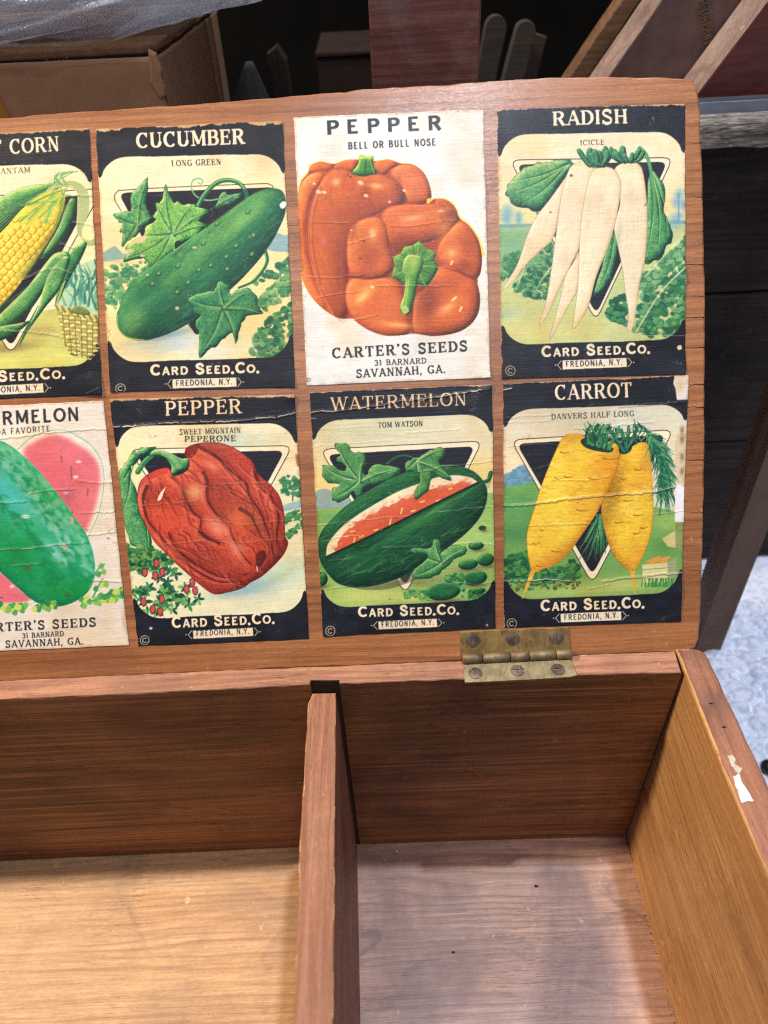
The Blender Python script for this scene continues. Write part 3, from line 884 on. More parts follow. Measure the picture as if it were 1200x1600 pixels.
    leaf(a, [(710, 935), (690, 985), (640, 1005), (530, 1040), (565, 1085), (575, 1120), (605, 1135), (572, 1180), (600, 1225), (604, 1368), (660, 1318), (715, 1290), (782, 1228), (802, 1288), (830, 1190), (870, 1135), (952, 1122), (925, 1080), (918, 1040), (875, 985), (800, 1000), (772, 1012), (765, 970)], (738, 1092), [(712, 945), (540, 1045), (606, 1355), (802, 1275), (940, 1120), (870, 1000)], [(6, 50, 48), (14, 84, 64), (36, 120, 80), (84, 160, 96), (150, 200, 120)], vein=(160, 206, 120), r=22)
    for (x, y, rx, ry, t) in [(285, 714, 34, 14, -30), (220, 775, 30, 9, 0), (290, 803, 16, 6, 0), (575, 757, 14, 6, 0), (480, 1092, 12, 10, 0), (318, 908, 8, 6, 0)]:
        a.spray((x, y), rx, ry, t, (232, 190, 168), .95, pw=3)
    a.fill([(1046, 525), (1066, 505), (1082, 512), (1078, 535), (1060, 545)], (238, 236, 232))
    a.text('CUCUMBER', (258, 217), (860, 192), 82, SLAB, (242, 222, 186))
    a.text('LONG GREEN', (450, 316), (727, 306), 33, SERIF, (52, 50, 50))
    footer(a, (336, 1468), (942, 1452), 62, [(456, 1489), (806, 1479), (808, 1530), (458, 1540)], (474, 1527), (790, 1517), 33, (173, 1540))
    a.crease([(40, 488), (240, 480), (420, 470)], .05, 2.5, .25)
    return a


def art_bell():
    a = Art([(32, 82), (1078, 40), (1115, 1518), (105, 1562)], 12)
    paper(a, (229, 225, 216))
    shadow = [(150, 46, 24), (186, 66, 30), (214, 88, 40), (236, 112, 52), (246, 146, 80)]
    back = [(60, 520), (75, 440), (112, 392), (130, 350), (185, 330), (255, 342), (320, 322), (390, 318), (480, 326), (560, 318), (620, 338), (690, 346), (750, 392), (784, 470), (786, 548), (720, 620), (600, 700), (470, 830), (400, 1150), (330, 1192), (250, 1176), (150, 1095), (85, 980), (64, 800), (57, 640)]
    a.fill([(x - 6, y - 3) for x, y in back], (252, 216, 60), a=.9)
    B = a.fill(back, (176, 62, 30))
    lob = lambda p, cols=ORANGE, r=42, b=.26, d=.5, k=.55: a.vol(p, cols, r=r, bias=b + .02, dome=d - .06, k=k, noise=.05, l=(-.6, -.6), within=B)
    lob([(112, 392), (130, 350), (185, 330), (262, 345), (235, 380), (150, 392)], r=24)
    lob([(240, 380), (262, 345), (330, 320), (392, 318), (352, 390), (290, 375)], r=24)
    lob([(478, 326), (560, 318), (622, 340), (560, 372), (545, 398), (495, 390)], r=24)
    lob([(60, 520), (90, 425), (150, 388), (218, 384), (205, 425), (150, 490), (112, 600), (105, 780), (150, 985), (255, 1176), (150, 1100), (85, 980), (62, 800)], r=40, b=.42)
    lob([(545, 398), (610, 350), (690, 346), (750, 392), (785, 470), (786, 548), (650, 566), (640, 480), (600, 430)], b=.3)
    Lm = lob([(218, 384), (265, 364), (330, 378), (400, 412), (500, 398), (600, 438), (645, 500), (655, 560), (560, 600), (400, 690), (335, 830), (330, 1192), (255, 1176), (165, 1000), (122, 800), (128, 620), (165, 480)], ORANGE, 60, .2, .42)
    a.spray((270, 560), 60, 160, 6, (226, 110, 50), .5, Lm); a.spray((200, 840), 40, 240, -4, (222, 104, 48), .5, Lm)
    a.spray((300, 860), 70, 260, 0, (150, 56, 28), .5, Lm); a.spray((250, 1080), 60, 100, 0, (160, 60, 28), .5, Lm)
    a.stroke([(165, 480), (125, 620), (118, 800), (165, 1010), (255, 1176)], 5, 5, (240, 150, 100), .6)
    a.stroke([(185, 470), (145, 620), (140, 800), (180, 1000)], 12, 10, (140, 50, 26), .4)
    a.hatch(B, 260, 82, 110, 16, [(120, 44, 20), (160, 62, 26), (232, 120, 50)], .1)
    a.spray((265, 440), 26, 22, 0, (246, 176, 120), .9); a.spray((470, 465), 60, 26, 0, (232, 120, 56), .8); a.spray((485, 462), 34, 12, 10, (250, 190, 110), .8)
    a.spray((430, 490), 26, 40, 30, (120, 40, 22), .5); a.spray((685, 425), 46, 30, 0, (232, 120, 60), .8, B)
    a.spray((430, 580), 170, 50, -15, (164, 60, 30), .5, Lm)
    a.vol([(398, 294), (440, 300), (474, 300), (470, 345), (496, 392), (450, 404), (420, 412), (380, 404), (350, 392), (388, 345)], [(16, 60, 20), (40, 110, 30), (90, 160, 50), (200, 220, 80)], r=18, bias=.2)
    a.fill([(398, 294), (440, 298), (474, 298), (470, 316), (398, 312)], (206, 220, 90), a=.6)
    a.stroke([(432, 320), (425, 405)], 14, 8, (20, 66, 26), .6); a.stroke([(455, 320), (475, 395)], 6, 4, (130, 190, 70), .7)
    fr = [(338, 730), (372, 670), (440, 640), (500, 622), (560, 582), (650, 566), (760, 566), (805, 537), (870, 540), (920, 580), (945, 640), (1000, 685), (1050, 765), (1068, 860), (1060, 940), (1042, 985), (1057, 1070), (1048, 1160), (1000, 1230), (920, 1272), (800, 1288), (690, 1274), (640, 1282), (540, 1286), (440, 1252), (360, 1190), (325, 1110), (324, 1020), (352, 960), (332, 890), (328, 800)]
    a.fill([(x - 5, y - 4) for x, y in fr], (226, 70, 60), a=.8)
    a.fill([(x + 7, y - 6) for x, y in [(760, 566), (805, 537), (870, 540), (920, 580), (945, 640), (1000, 685), (1050, 765), (1068, 860), (900, 800)]], (250, 210, 70), a=.9)
    B = a.fill(fr, (168, 60, 30))
    lob([(338, 730), (372, 670), (440, 640), (520, 640), (556, 720), (560, 800), (585, 860), (572, 940), (500, 968), (420, 968), (352, 958), (332, 890), (328, 800)], ORANGE, 44, .3)
    lob([(500, 622), (560, 582), (650, 566), (800, 560), (900, 600), (930, 650), (880, 720), (780, 770), (700, 780), (600, 830), (556, 760), (540, 680)], ORANGE, 50, .22)
    lob([(805, 537), (870, 540), (920, 580), (945, 640), (890, 700), (840, 640)], ORANGE, 30, .2, .35)
    lob([(950, 650), (1000, 685), (1050, 765), (1068, 860), (1060, 940), (1040, 985), (975, 950), (900, 900), (830, 880), (830, 790), (890, 710)], ORANGE, 44, .26)
    lob([(830, 905), (900, 910), (975, 960), (1042, 985), (1057, 1070), (1048, 1160), (1000, 1230), (920, 1272), (800, 1288), (690, 1274), (690, 1160), (700, 1060), (770, 1020)], ORANGE, 52, .22)
    lob([(352, 962), (440, 975), (560, 968), (630, 1010), (650, 1100), (670, 1200), (690, 1272), (540, 1286), (440, 1252), (360, 1190), (325, 1110), (324, 1020)], ORANGE, 52, .3)
    a.hatch(B, 300, 20, 80, 16, [(120, 44, 20), (160, 62, 26), (238, 126, 54)], .1, spread=60)
    for c in [((345, 962), (450, 974), (572, 958)), ((690, 1270), (680, 1180), (700, 1060)), ((1040, 985), (970, 948), (830, 900)), ((940, 645), (890, 700), (800, 780))]:
        a.stroke(c, 16, 8, (120, 38, 24), .45); a.stroke(c, 5, 3, (100, 30, 20), .5)
    a.spray((700, 660), 90, 40, -5, (240, 110, 50), .8, B); a.spray((860, 710), 60, 36, -40, (226, 130, 60), .7, B); a.spray((900, 620), 40, 24, 10, (110, 50, 26), .6, B)
    a.spray((470, 730), 34, 60, 10, (232, 116, 50), .7, B); a.spray((466, 716), 14, 16, 0, (252, 190, 90), .95)
    a.spray((450, 850), 60, 90, 20, (150, 52, 28), .5, B); a.spray((880, 850), 60, 60, 0, (236, 110, 46), .7, B); a.spray((985, 790), 40, 70, 0, (150, 54, 28), .5, B)
    a.spray((425, 1055), 50, 30, -40, (244, 170, 80), .9, B); a.spray((400, 1080), 26, 14, -30, (252, 200, 90), .8); a.spray((520, 1110), 80, 60, 0, (226, 96, 40), .5, B)
    a.spray((880, 1130), 90, 60, -30, (222, 100, 44), .6, B); a.spray((780, 1120), 50, 90, 20, (130, 44, 26), .6, B); a.spray((570, 1230), 120, 26, 8, (240, 116, 44), .6, B)
    for c, rx, ry, t_ in [((690, 640), 100, 26, -6), ((470, 730), 30, 50, 12), ((900, 830), 44, 40, 0), ((420, 1070), 60, 26, -40), ((880, 1130), 90, 34, -32), ((600, 1225), 110, 18, 8), ((300, 560), 22, 120, 4), ((690, 420), 40, 24, 0), ((840, 600), 30, 16, 0)]:
        a.spray(c, rx, ry, t_, (252, 150, 74), .55, B); a.spray(c, rx * .45, ry * .45, t_, (254, 206, 140), .55, B)
    for c, rx, ry, t_ in [((600, 800), 50, 70, 30), ((760, 1060), 60, 70, 10), ((360, 700), 24, 60, 20), ((980, 900), 40, 30, 20), ((240, 900), 20, 200, 2)]: a.spray(c, rx, ry, t_, (120, 42, 20), .5, B)
    a.spray((740, 1010), 130, 40, 0, (140, 46, 26), .5, B); a.spray((640, 760), 90, 40, 0, (140, 46, 26), .45, B)
    for p in [[(898, 895), (905, 878)], [(905, 1092), (925, 1075)], [(946, 1150), (956, 1130)]]: a.stroke(p, 16, 8, (252, 206, 130), .95, False)
    cal = [(722, 764), (688, 790), (640, 798), (622, 836), (578, 852), (590, 905), (570, 962), (610, 985), (640, 1012), (700, 1000), (762, 1022), (806, 962), (832, 910), (806, 868), (816, 826), (766, 808)]
    a.vol(cal, [(14, 60, 22), (36, 100, 34), (84, 150, 50), (150, 196, 74)], r=20, bias=.3, smooth=False)
    for i, t in enumerate(cal): a.stroke([(705, 900), t], 9, 3, (20, 76, 28) if i % 2 else (150, 196, 80), .6, False)
    a.vol([(650, 850), (690, 842), (742, 858), (742, 910), (722, 960), (706, 1040), (690, 1110), (672, 1168), (630, 1160), (618, 1130), (640, 1060), (648, 980), (632, 920)], [(16, 62, 22), (44, 120, 36), (110, 170, 56), (196, 214, 96)], r=22, bias=.3)
    a.spray((694, 890), 30, 44, 20, (170, 200, 80), .8); a.stroke([(668, 970), (650, 1120)], 8, 5, (170, 206, 96), .7, False)
    a.fill([(625, 1135), (650, 1120), (668, 1150), (640, 1168)], (196, 210, 110), a=.8)
    for (x, y, q) in [(170, 495, 16), (200, 497, 14), (400, 445, 18), (430, 515, 14), (145, 450, 10), (350, 706, 7), (465, 1018, 14), (560, 550, 9), (640, 488, 11)]:
        a.spray((x, y), q, q * .6, 20, (240, 214, 160), .95, pw=2)
    for (x, y) in [(330, 400), (345, 412), (600, 460), (420, 765), (450, 540), (400, 860), (625, 540), (600, 480), (940, 645)]: a.spray((x, y), 6, 5, 0, (70, 28, 22), .8, pw=2)
    a.spray((200, 766), 14, 18, 0, (226, 100, 130), .7)
    k = (46, 48, 52)
    a.text('PEPPER', (214, 182), (892, 152), 80, (.26, .17, 0, 0, .42), k)
    a.text('BELL OR BULL NOSE', (334, 262), (824, 240), 40, (.19, .15, 0, 0, .22), k)
    a.text("CARTER'S SEEDS", (246, 1412), (1000, 1370), 58, (.23, .12, .15, .05, .16), k)
    a.text('31 BARNARD', (478, 1452), (768, 1438), 32, SLAB2, k)
    a.text('SAVANNAH, GA.', (378, 1518), (874, 1490), 46, SLAB2, k)
    copyr(a, (116, 1528), 11, k, 2.4)
    for c in [[(130, 668), (230, 660), (330, 668)], [(560, 684), (700, 682), (860, 655), (930, 655)], [(90, 960), (250, 968), (420, 950)], [(150, 1082), (280, 1055), (400, 1040)], [(360, 1200), (500, 1170)], [(480, 1010), (620, 1015), (900, 1010)], [(330, 780), (480, 740)], [(830, 915), (870, 912)]]:
        a.crease(c, .12, 3.4, .6)
    a.crease([(60, 80), (300, 76), (700, 60)], .05, 2.5, .2)
    return a


def art_radish():
    a = Art([(58, 78), (1100, 42), (1092, 1535), (85, 1560)], 13)
    paper(a, (238, 220, 180))
    a.spray((500, 640), 900, 110, -2, (250, 224, 130), .75)
    W = ink_frame(a, .092, .10, .168, .795, .868)
    a.fill([(60, 715), (1110, 700), (1110, 1400), (60, 1400)], (196, 206, 136), smooth=False, within=W)
    a.spray((150, 800), 260, 90, 0, (110, 166, 120), .85, W); a.spray((200, 930), 220, 70, 0, (90, 156, 110), .8, W)
    a.fill([(60, 712), (240, 706), (240, 722), (60, 730)], (110, 150, 150), a=.7, within=W)
    for x, y, r in [(115, 640, 34), (110, 680, 26), (178, 660, 22), (178, 688, 16)]:
        a.spray((x, y), r, r * 1.2, 0, (110, 168, 186), .85, W)
    for x, y, r in [(1062, 545, 30), (1045, 590, 26), (1085, 600, 28), (1060, 660, 20), (1040, 690, 40)]: a.spray((x, y), r, r, 0, (110, 166, 190), .85, W)
    a.stroke([(1060, 540), (1058, 700)], 8, 8, (80, 130, 160), .6, within=W); a.fill([(1000, 690), (1110, 690), (1110, 705), (1000, 705)], (100, 160, 170), a=.8, within=W)
    a.spray((300, 1300), 400, 60, 0, (222, 218, 140), .8, W); a.spray((130, 1200), 60, 30, 0, (170, 190, 160), .8, W)
    bushes(a, [(80, 1010), (100, 880), (200, 860), (130, 1010)], 30, 22, [(50, 130, 84), (96, 164, 96)], W, 3)
    bushes(a, [(140, 1060), (350, 800), (380, 900), (340, 1110), (260, 1120)], 70, 26, [(24, 100, 70), (60, 140, 84), (110, 176, 110)], W, 4, (14, 66, 60))
    bushes(a, [(840, 1000), (1110, 780), (1110, 860), (850, 1140)], 70, 28, [(90, 158, 100), (130, 184, 120), (60, 136, 90)], W, 5)
    bushes(a, [(820, 1310), (830, 1160), (1110, 880), (1110, 960), (930, 1320)], 105, 28, [(46, 128, 84), (96, 164, 106), (30, 100, 74)], W, 6)
    bushes(a, [(960, 1320), (1110, 1020), (1100, 1300)], 70, 28, [(60, 136, 84), (116, 172, 104), (30, 100, 70)], W, 7)
    bushes(a, [(650, 1220), (700, 1110), (760, 1100), (770, 1260)], 44, 26, [(24, 96, 66), (70, 146, 90)], W, 8, (12, 60, 50))
    a.stroke([(820, 1300), (960, 1080), (1110, 930)], 10, 10, (226, 222, 160), .7, within=W); a.stroke([(1110, 740), (960, 900), (870, 1000)], 12, 10, (226, 222, 160), .6, within=W)
    emblem(a, rnd([(130, 355), (1030, 342), (600, 1240)], 56), rnd([(165, 380), (1000, 365), (602, 1205)], 50), W)
    leaf(a, [(472, 362), (400, 350), (330, 372), (262, 375), (190, 420), (122, 490), (115, 550), (160, 605), (230, 625), (300, 635), (360, 575), (405, 490), (445, 425)], (455, 380), [(125, 540), (200, 600), (150, 470)], GR, r=40, vw=7)
    a.stroke([(270, 630), (285, 670)], 5, 4, (40, 90, 60), .9, False)
    leaf(a, [(905, 420), (888, 520), (880, 660), (868, 905), (920, 912), (968, 880), (985, 840), (1015, 815), (1024, 750), (1000, 690), (975, 640), (985, 560), (980, 505), (950, 455)], (908, 400), [(880, 890), (1000, 780), (965, 560), (945, 860)], GR, r=34, vw=8)
    a.stroke([(845, 292), (882, 330), (905, 410), (925, 560), (925, 700), (890, 860)], 26, 6, (84, 156, 96), 1)
    leaf(a, [(702, 740), (650, 880), (600, 1050), (590, 1100), (650, 1060), (700, 970), (722, 850)], (710, 760), [(610, 1080)], GR, r=20)
    RD = [(150, 130, 92), (206, 180, 134), (234, 208, 166), (242, 220, 182), (246, 228, 196)]

    def root(p, e=(120, 104, 70)):
        m = a.vol(p, RD, l=(-.7, -.3), r=36, k=.45, bias=.5, dome=.4, noise=.05)
        a.hatch(m, 150, 96, 90, 9, [(214, 192, 148), (222, 200, 158), (206, 200, 150), (248, 232, 202)], .22)
        a.hatch(m, 16, 5, 34, 4, [(180, 154, 114)], .25)
        a.stroke(p + [p[0]], 3, 3, e, .55)
        return m
    root([(512, 862), (470, 930), (430, 1000), (402, 1130), (345, 1342), (400, 1250), (445, 1170), (500, 1060)])
    root([(524, 360), (470, 392), (425, 465), (350, 570), (275, 668), (225, 770), (195, 860), (165, 940), (88, 1072), (150, 1018), (210, 940), (290, 862), (370, 780), (410, 600), (450, 450)])
    a.stroke([(210, 940), (175, 1040), (150, 1080)], 6, 2, (220, 200, 160), .9)
    a.stroke([(360, 940), (300, 1020), (270, 1080)], 8, 2, (226, 206, 164), .9)
    root([(530, 358), (465, 392), (428, 490), (402, 620), (378, 800), (356, 960), (326, 1140), (288, 1262), (335, 1205), (402, 1060), (470, 920), (515, 820), (545, 600), (582, 450), (606, 385), (575, 362)])
    m4 = root([(792, 364), (730, 382), (704, 420), (728, 500), (735, 600), (702, 720), (722, 830), (748, 960), (762, 1080), (780, 1200), (770, 1288), (800, 1282), (822, 1170), (845, 1020), (872, 900), (886, 700), (880, 550), (862, 420), (832, 374)])
    m3 = root([(645, 393), (582, 420), (546, 540), (520, 700), (510, 850), (502, 1050), (482, 1200), (474, 1284), (520, 1232), (562, 1150), (602, 1000), (662, 850), (704, 720), (736, 560), (738, 470), (702, 408)])
    for c, rx, ry in [((480, 560), 60, 50), ((600, 560), 50, 70), ((250, 820), 50, 40), ((800, 560), 50, 60), ((670, 660), 20, 60), ((430, 900), 30, 60)]: a.spray(c, rx, ry, 10, (214, 180, 134), .3, m3 | m4 if c[0] > 590 else None, pw=2)
    for c in [(620, 420), (790, 395), (530, 380)]: a.spray(c, 60, 26, 0, (206, 214, 140), .5)
    a.spray((720, 820), 16, 130, 8, (160, 180, 130), .5, m4); a.spray((560, 640), 16, 200, 6, (214, 206, 160), .5, m3)
    for (x0, x1, n, by) in [(535, 680, 9, 392), (708, 842, 7, 372)]:
        for i in a.rng.permutation(n):
            x = x0 + (x1 - x0) * i / (n - 1); cx = (x0 + x1) / 2
            top = a.rng.uniform(276, 322); lean = (x - cx) * .18 + a.rng.normal(0, 7); w = a.rng.uniform(13, 21); bx = cx + (x - cx) * .55
            p = [(bx - w * .5, by), (x - w, top + 50), (x - w * .9 + lean, top + 12), (x + lean, top), (x + w * .8 + lean, top + 14), (x + w, top + 52), (bx + w * .5, by)]
            a.vol(p, [(8, 52, 44), (20, 88, 66), (52, 132, 84), (112, 178, 112)], r=13, bias=.22, dome=.5, noise=.1)
            a.stroke([(bx, by - 8), (x + lean * .4, top + 40), (x + lean, top + 10)], 4, 2, (150, 200, 130), .6)
    bushes(a, [(560, 395), (660, 395), (650, 372), (560, 372)], 12, 10, [(14, 70, 54), (60, 130, 80)], None, 3)
    a.spray((466, 440), 9, 8, 0, (70, 50, 40), .9, pw=2); a.spray((352, 642), 6, 6, 0, (90, 66, 50), .8, pw=2); a.spray((875, 600), 6, 9, 0, (150, 100, 70), .8, pw=2)
    a.text('RADISH', (365, 166), (786, 153), 78, SLAB, (242, 222, 186))
    a.text('ICICLE', (516, 275), (655, 271), 29, SERIF, (60, 60, 60))
    footer(a, (303, 1439), (905, 1418), 62, [(417, 1458), (767, 1443), (768, 1493), (418, 1507)], (434, 1494), (750, 1481), 33, (132, 1513))
    a.fill([(1046, 1380), (1066, 1374), (1070, 1395), (1050, 1398)], (230, 210, 170))
    for c in [[(620, 1000), (760, 1008), (900, 990)], [(100, 860), (240, 880), (330, 820)]]: a.crease(c, .06, 2.6, .35)
    a.stroke([(650, 1330), (860, 1320), (1085, 1322)], 3, 3, (200, 196, 180), .6)
    return a


def art_peperone():
    a = Art([(42, 85), (1062, 58), (1140, 1405), (198, 1445)], 14)
    paper(a, (238, 222, 178))
    a.spray((760, 320), 260, 70, 0, (196, 208, 180), .8); a.spray((180, 440), 120, 120, 0, (240, 226, 150), .6)
    W = ink_frame(a, .108, .112, .188, .80, .885, .7)
    a.fill([(900, 690), (1130, 640), (1140, 1290), (150, 1290), (120, 900), (600, 900)], (226, 222, 178), smooth=False, within=W, a=.9)
    a.spray((900, 1100), 260, 90, -20, (176, 200, 190), .85, W); a.spray((1000, 930), 130, 50, -38, (238, 226, 180), .8, W); a.spray((1000, 1060), 120, 24, -30, (180, 196, 130), .7, W)
    a.spray((760, 1150), 170, 40, -14, (120, 170, 180), .7, W); a.spray((640, 1220), 200, 34, -4, (240, 224, 178), .8, W)
    a.fill([(960, 700), (1120, 650), (1120, 690), (980, 720)], (120, 170, 190), a=.7, within=W)
    bushes(a, [(1000, 740), (1110, 690), (1115, 740), (1010, 780)], 20, 18, [(50, 130, 70), (90, 160, 90)], W, 1); bushes(a, [(1010, 840), (1115, 760), (1118, 800), (1020, 870)], 20, 16, [(50, 130, 70), (90, 160, 90)], W, 2)
    a.stroke([(1050, 600), (1050, 660)], 8, 8, (60, 110, 70), .9, within=W)
    bushes(a, [(990, 540), (1040, 505), (1100, 540), (1100, 630), (990, 630)], 24, 22, [(70, 150, 96), (44, 126, 80)], W, 3)
    emblem(a, rnd([(150, 372), (1050, 350), (640, 1130)], 60), rnd([(190, 400), (1008, 378), (640, 1080)], 50), W)
    leaf(a, [(260, 400), (200, 430), (160, 520), (190, 600), (235, 760), (272, 860), (276, 930), (268, 1002), (210, 950), (160, 880), (128, 800), (108, 680), (95, 600), (90, 520), (118, 470), (140, 440), (180, 380), (240, 360), (300, 362)], (165, 470), [(262, 985), (108, 560), (120, 720), (255, 850), (200, 640)], GR, r=30, vw=8)
    a.stroke([(200, 500), (240, 440), (300, 390)], 30, 26, (40, 118, 66), 1); a.stroke([(196, 494), (236, 432), (300, 380)], 8, 8, (130, 186, 100), .8)
    a.vol([(255, 408), (300, 374), (380, 392), (440, 424), (488, 422), (478, 482), (430, 500), (405, 520), (380, 520), (386, 470), (350, 420), (300, 412)], GR, r=20, bias=.3)
    for o in (0, 16, 32): a.stroke([(330, 388 + o * .4), (400, 420 + o * .6), (440 - o * .7, 480)], 4, 4, (150, 200, 116), .8)
    pep = [(195, 650), (212, 560), (258, 512), (318, 482), (372, 478), (400, 520), (470, 492), (484, 440), (462, 405), (470, 365), (520, 342), (580, 334), (650, 336), (720, 360), (772, 392), (830, 440), (862, 510), (930, 572), (980, 640), (1003, 740), (1008, 850), (1024, 890), (1002, 950), (950, 1010), (880, 1072), (820, 1104), (780, 1132), (700, 1156), (620, 1166), (550, 1122), (480, 1062), (400, 992), (340, 932), (290, 880), (248, 800), (210, 722)]
    m = a.vol(pep, RED, l=(-.5, -.7), r=70, k=.5, bias=.3, dome=.36, noise=.12)
    a.fill([(206, 575), (250, 515), (330, 482), (376, 482), (360, 510), (300, 530), (240, 560), (212, 590)], (206, 66, 48))
    dk = (82, 20, 20); md = (150, 38, 30); lt = (236, 128, 100)
    folds = [[(390, 530), (440, 580), (462, 650), (500, 720), (545, 760), (545, 820), (600, 870), (650, 900)], [(560, 500), (582, 560), (580, 640), (620, 720), (690, 790), (720, 860), (770, 950), (820, 1010)], [(520, 350), (640, 420), (720, 500), (790, 560), (815, 640), (870, 720), (900, 800), (930, 880), (940, 950)], [(250, 580), (228, 640), (250, 760), (330, 860), (420, 960), (520, 1040), (640, 1100), (780, 1100)], [(840, 500), (870, 580), (930, 640), (970, 740), (960, 860), (980, 940)], [(370, 840), (420, 930), (540, 1020), (680, 1080), (800, 1060)]]
    for f in folds:
        a.stroke([(x + 16, y - 6) for x, y in f], 52, 26, (170, 46, 34), .35, within=m)
        a.stroke([(x + 5, y) for x, y in f], 22, 10, dk, .6, within=m)
        a.stroke(f, 9, 5, (60, 14, 18), .7, within=m)
        a.stroke([(x - 22, y + 6) for x, y in f], 18, 8, lt, .45, within=m)
    rw = np.random.default_rng(21)
    for i in range(46):
        c = np.array([rw.uniform(240, 980), rw.uniform(380, 1120)]); an = math.radians(55 + 25 * math.sin(c[0] / 130) + rw.normal(0, 9)); L_ = rw.uniform(40, 130)
        d = np.array([math.cos(an), math.sin(an)]) * L_; q_ = np.array([-d[1], d[0]]) * rw.uniform(-.25, .25)
        p = [c - d, c - d * .4 + q_, c + d * .3 - q_, c + d]
        a.stroke([(x + 4, y) for x, y in p], 17, 5, (112, 26, 24), .42, within=m); a.stroke([(x - 9, y + 4) for x, y in p], 11, 4, (232, 112, 84), .4, within=m)
    a.hatch(m, 500, 58, 60, 7, [(96, 24, 22), (150, 40, 30), (226, 100, 70), (206, 96, 44)], .4, .3, spread=16)
    # stippled shade of the lithograph
    for c, rx, ry, t in [((660, 640), 70, 130, -20), ((300, 640), 60, 50, 0), ((640, 380), 90, 40, 30), ((620, 1010), 170, 60, 25), ((470, 640), 40, 60, -20), ((850, 760), 60, 120, -25), ((940, 960), 60, 80, 20)]:
        a.spray(c, rx, ry, t, (96, 30, 24), .55, m, grain=1.6)
    a.spray((510, 610), 46, 50, 0, (244, 190, 130), .7, m); a.spray((600, 460), 60, 26, 30, (240, 140, 116), .7, m); a.spray((640, 810), 70, 40, 40, (240, 150, 126), .75, m); a.spray((760, 760), 70, 60, 10, (222, 110, 50), .6, m); a.spray((740, 920), 46, 30, 40, (240, 150, 130), .7, m); a.spray((340, 760), 70, 90, 0, (214, 70, 50), .5, m)
    a.spray((420, 560), 60, 30, 40, (232, 110, 80), .5, m)
    a.stroke([(765, 705), (820, 740), (850, 800), (880, 860)], 26, 8, (92, 40, 26), .8, within=m); a.stroke([(540, 830), (590, 870), (650, 890)], 20, 12, (80, 22, 22), .85, within=m)
    a.vol([(850, 990), (850, 950), (890, 930), (905, 960), (880, 1010), (850, 1030)], [(70, 16, 18), (120, 30, 26)], r=10)
    a.fill([(460, 410), (470, 365), (520, 345), (530, 380), (500, 415)], (120, 28, 34), a=.85)
    a.stroke(pep + [pep[0]], 4, 4, (70, 16, 18), .7)
    rd = np.random.default_rng(4)
    bushes(a, [(130, 900), (300, 920), (390, 990), (330, 1060), (170, 1060)], 50, 26, [(60, 138, 66), (120, 172, 80), (30, 100, 60)], W, 7, (16, 66, 46))
    for i in range(70):
        c = np.array([rd.uniform(170, 560), rd.uniform(930, 1270)])
        if c[0] > 410 and (c[1] > 1230 or c[1] < 1040 + (c[0] - 400) * .3): continue
        if c[0] > 270 and c[1] < 920 + (c[0] - 270) * 1.0: continue
        th = rd.uniform(0, 6.28)
        for t in np.linspace(0, 5.2, 5):
            d = np.array([math.cos(th + t), math.sin(th + t) * .8]) * rd.uniform(30, 52)
            q = np.array([-d[1], d[0]]) * .22
            a.fill([c, c + d * .5 + q, c + d, c + d * .5 - q], [(24, 92, 60), (60, 136, 76), (110, 170, 84), (14, 70, 54)][int(rd.integers(4))], a=.95, within=W)
    for x, y in [(302, 1002), (238, 1052), (335, 1050), (296, 1070), (500, 1105), (468, 1142), (516, 1150), (230, 1210), (332, 1195), (282, 1248), (322, 1262)]:
        a.fill([(x - 14, y - 16), (x + 8, y - 24), (x + 18, y + 4), (x + 2, y + 26), (x - 14, y + 10)], (70, 24, 30)); a.fill([(x - 10, y - 14), (x + 6, y - 20), (x + 14, y + 2), (x, y + 20), (x - 10, y + 8)], (206, 72, 74))
    a.fill([(355, 582), (340, 620), (330, 650), (310, 660), (318, 630), (335, 605)], (240, 226, 206))
    a.stroke([(855, 1020), (858, 1042)], 8, 5, (244, 230, 220), .9, False); a.spray((270, 1348), 10, 8, 0, (240, 230, 210), .95, pw=2)
    a.text('PEPPER', (350, 181), (780, 166), 82, (.17, .08, .13, .038, .08), (240, 212, 172))
    a.text('SWEET MOUNTAIN', (430, 290), (770, 279), 32, SERIF, (50, 48, 50))
    a.text('PEPERONE', (458, 331), (746, 326), 34, (.2, .1, .14, .045, .12), (44, 42, 46))
    footer(a, (388, 1348), (960, 1322), 60, [(504, 1361), (832, 1345), (834, 1388), (506, 1404)], (521, 1391), (818, 1377), 31, (236, 1412), 24)
    a.crease([(46, 245), (160, 240), (300, 226), (500, 216), (720, 212), (850, 196), (940, 190), (1070, 166)], .3, 6, 1)
    for c in [[(60, 480), (300, 470)], [(90, 690), (340, 680), (520, 660)], [(300, 905), (560, 880), (760, 890), (1000, 870)], [(540, 760), (800, 790), (1080, 760)], [(540, 580), (780, 560), (1000, 560)], [(140, 920), (350, 925)], [(1000, 420), (1090, 410)], [(300, 1090), (500, 1100)]]:
        a.crease(c, .1, 3, .45)
    a.fill([(1066, 400), (1100, 420), (1092, 468), (1072, 460)], (176, 128, 86))
    return a


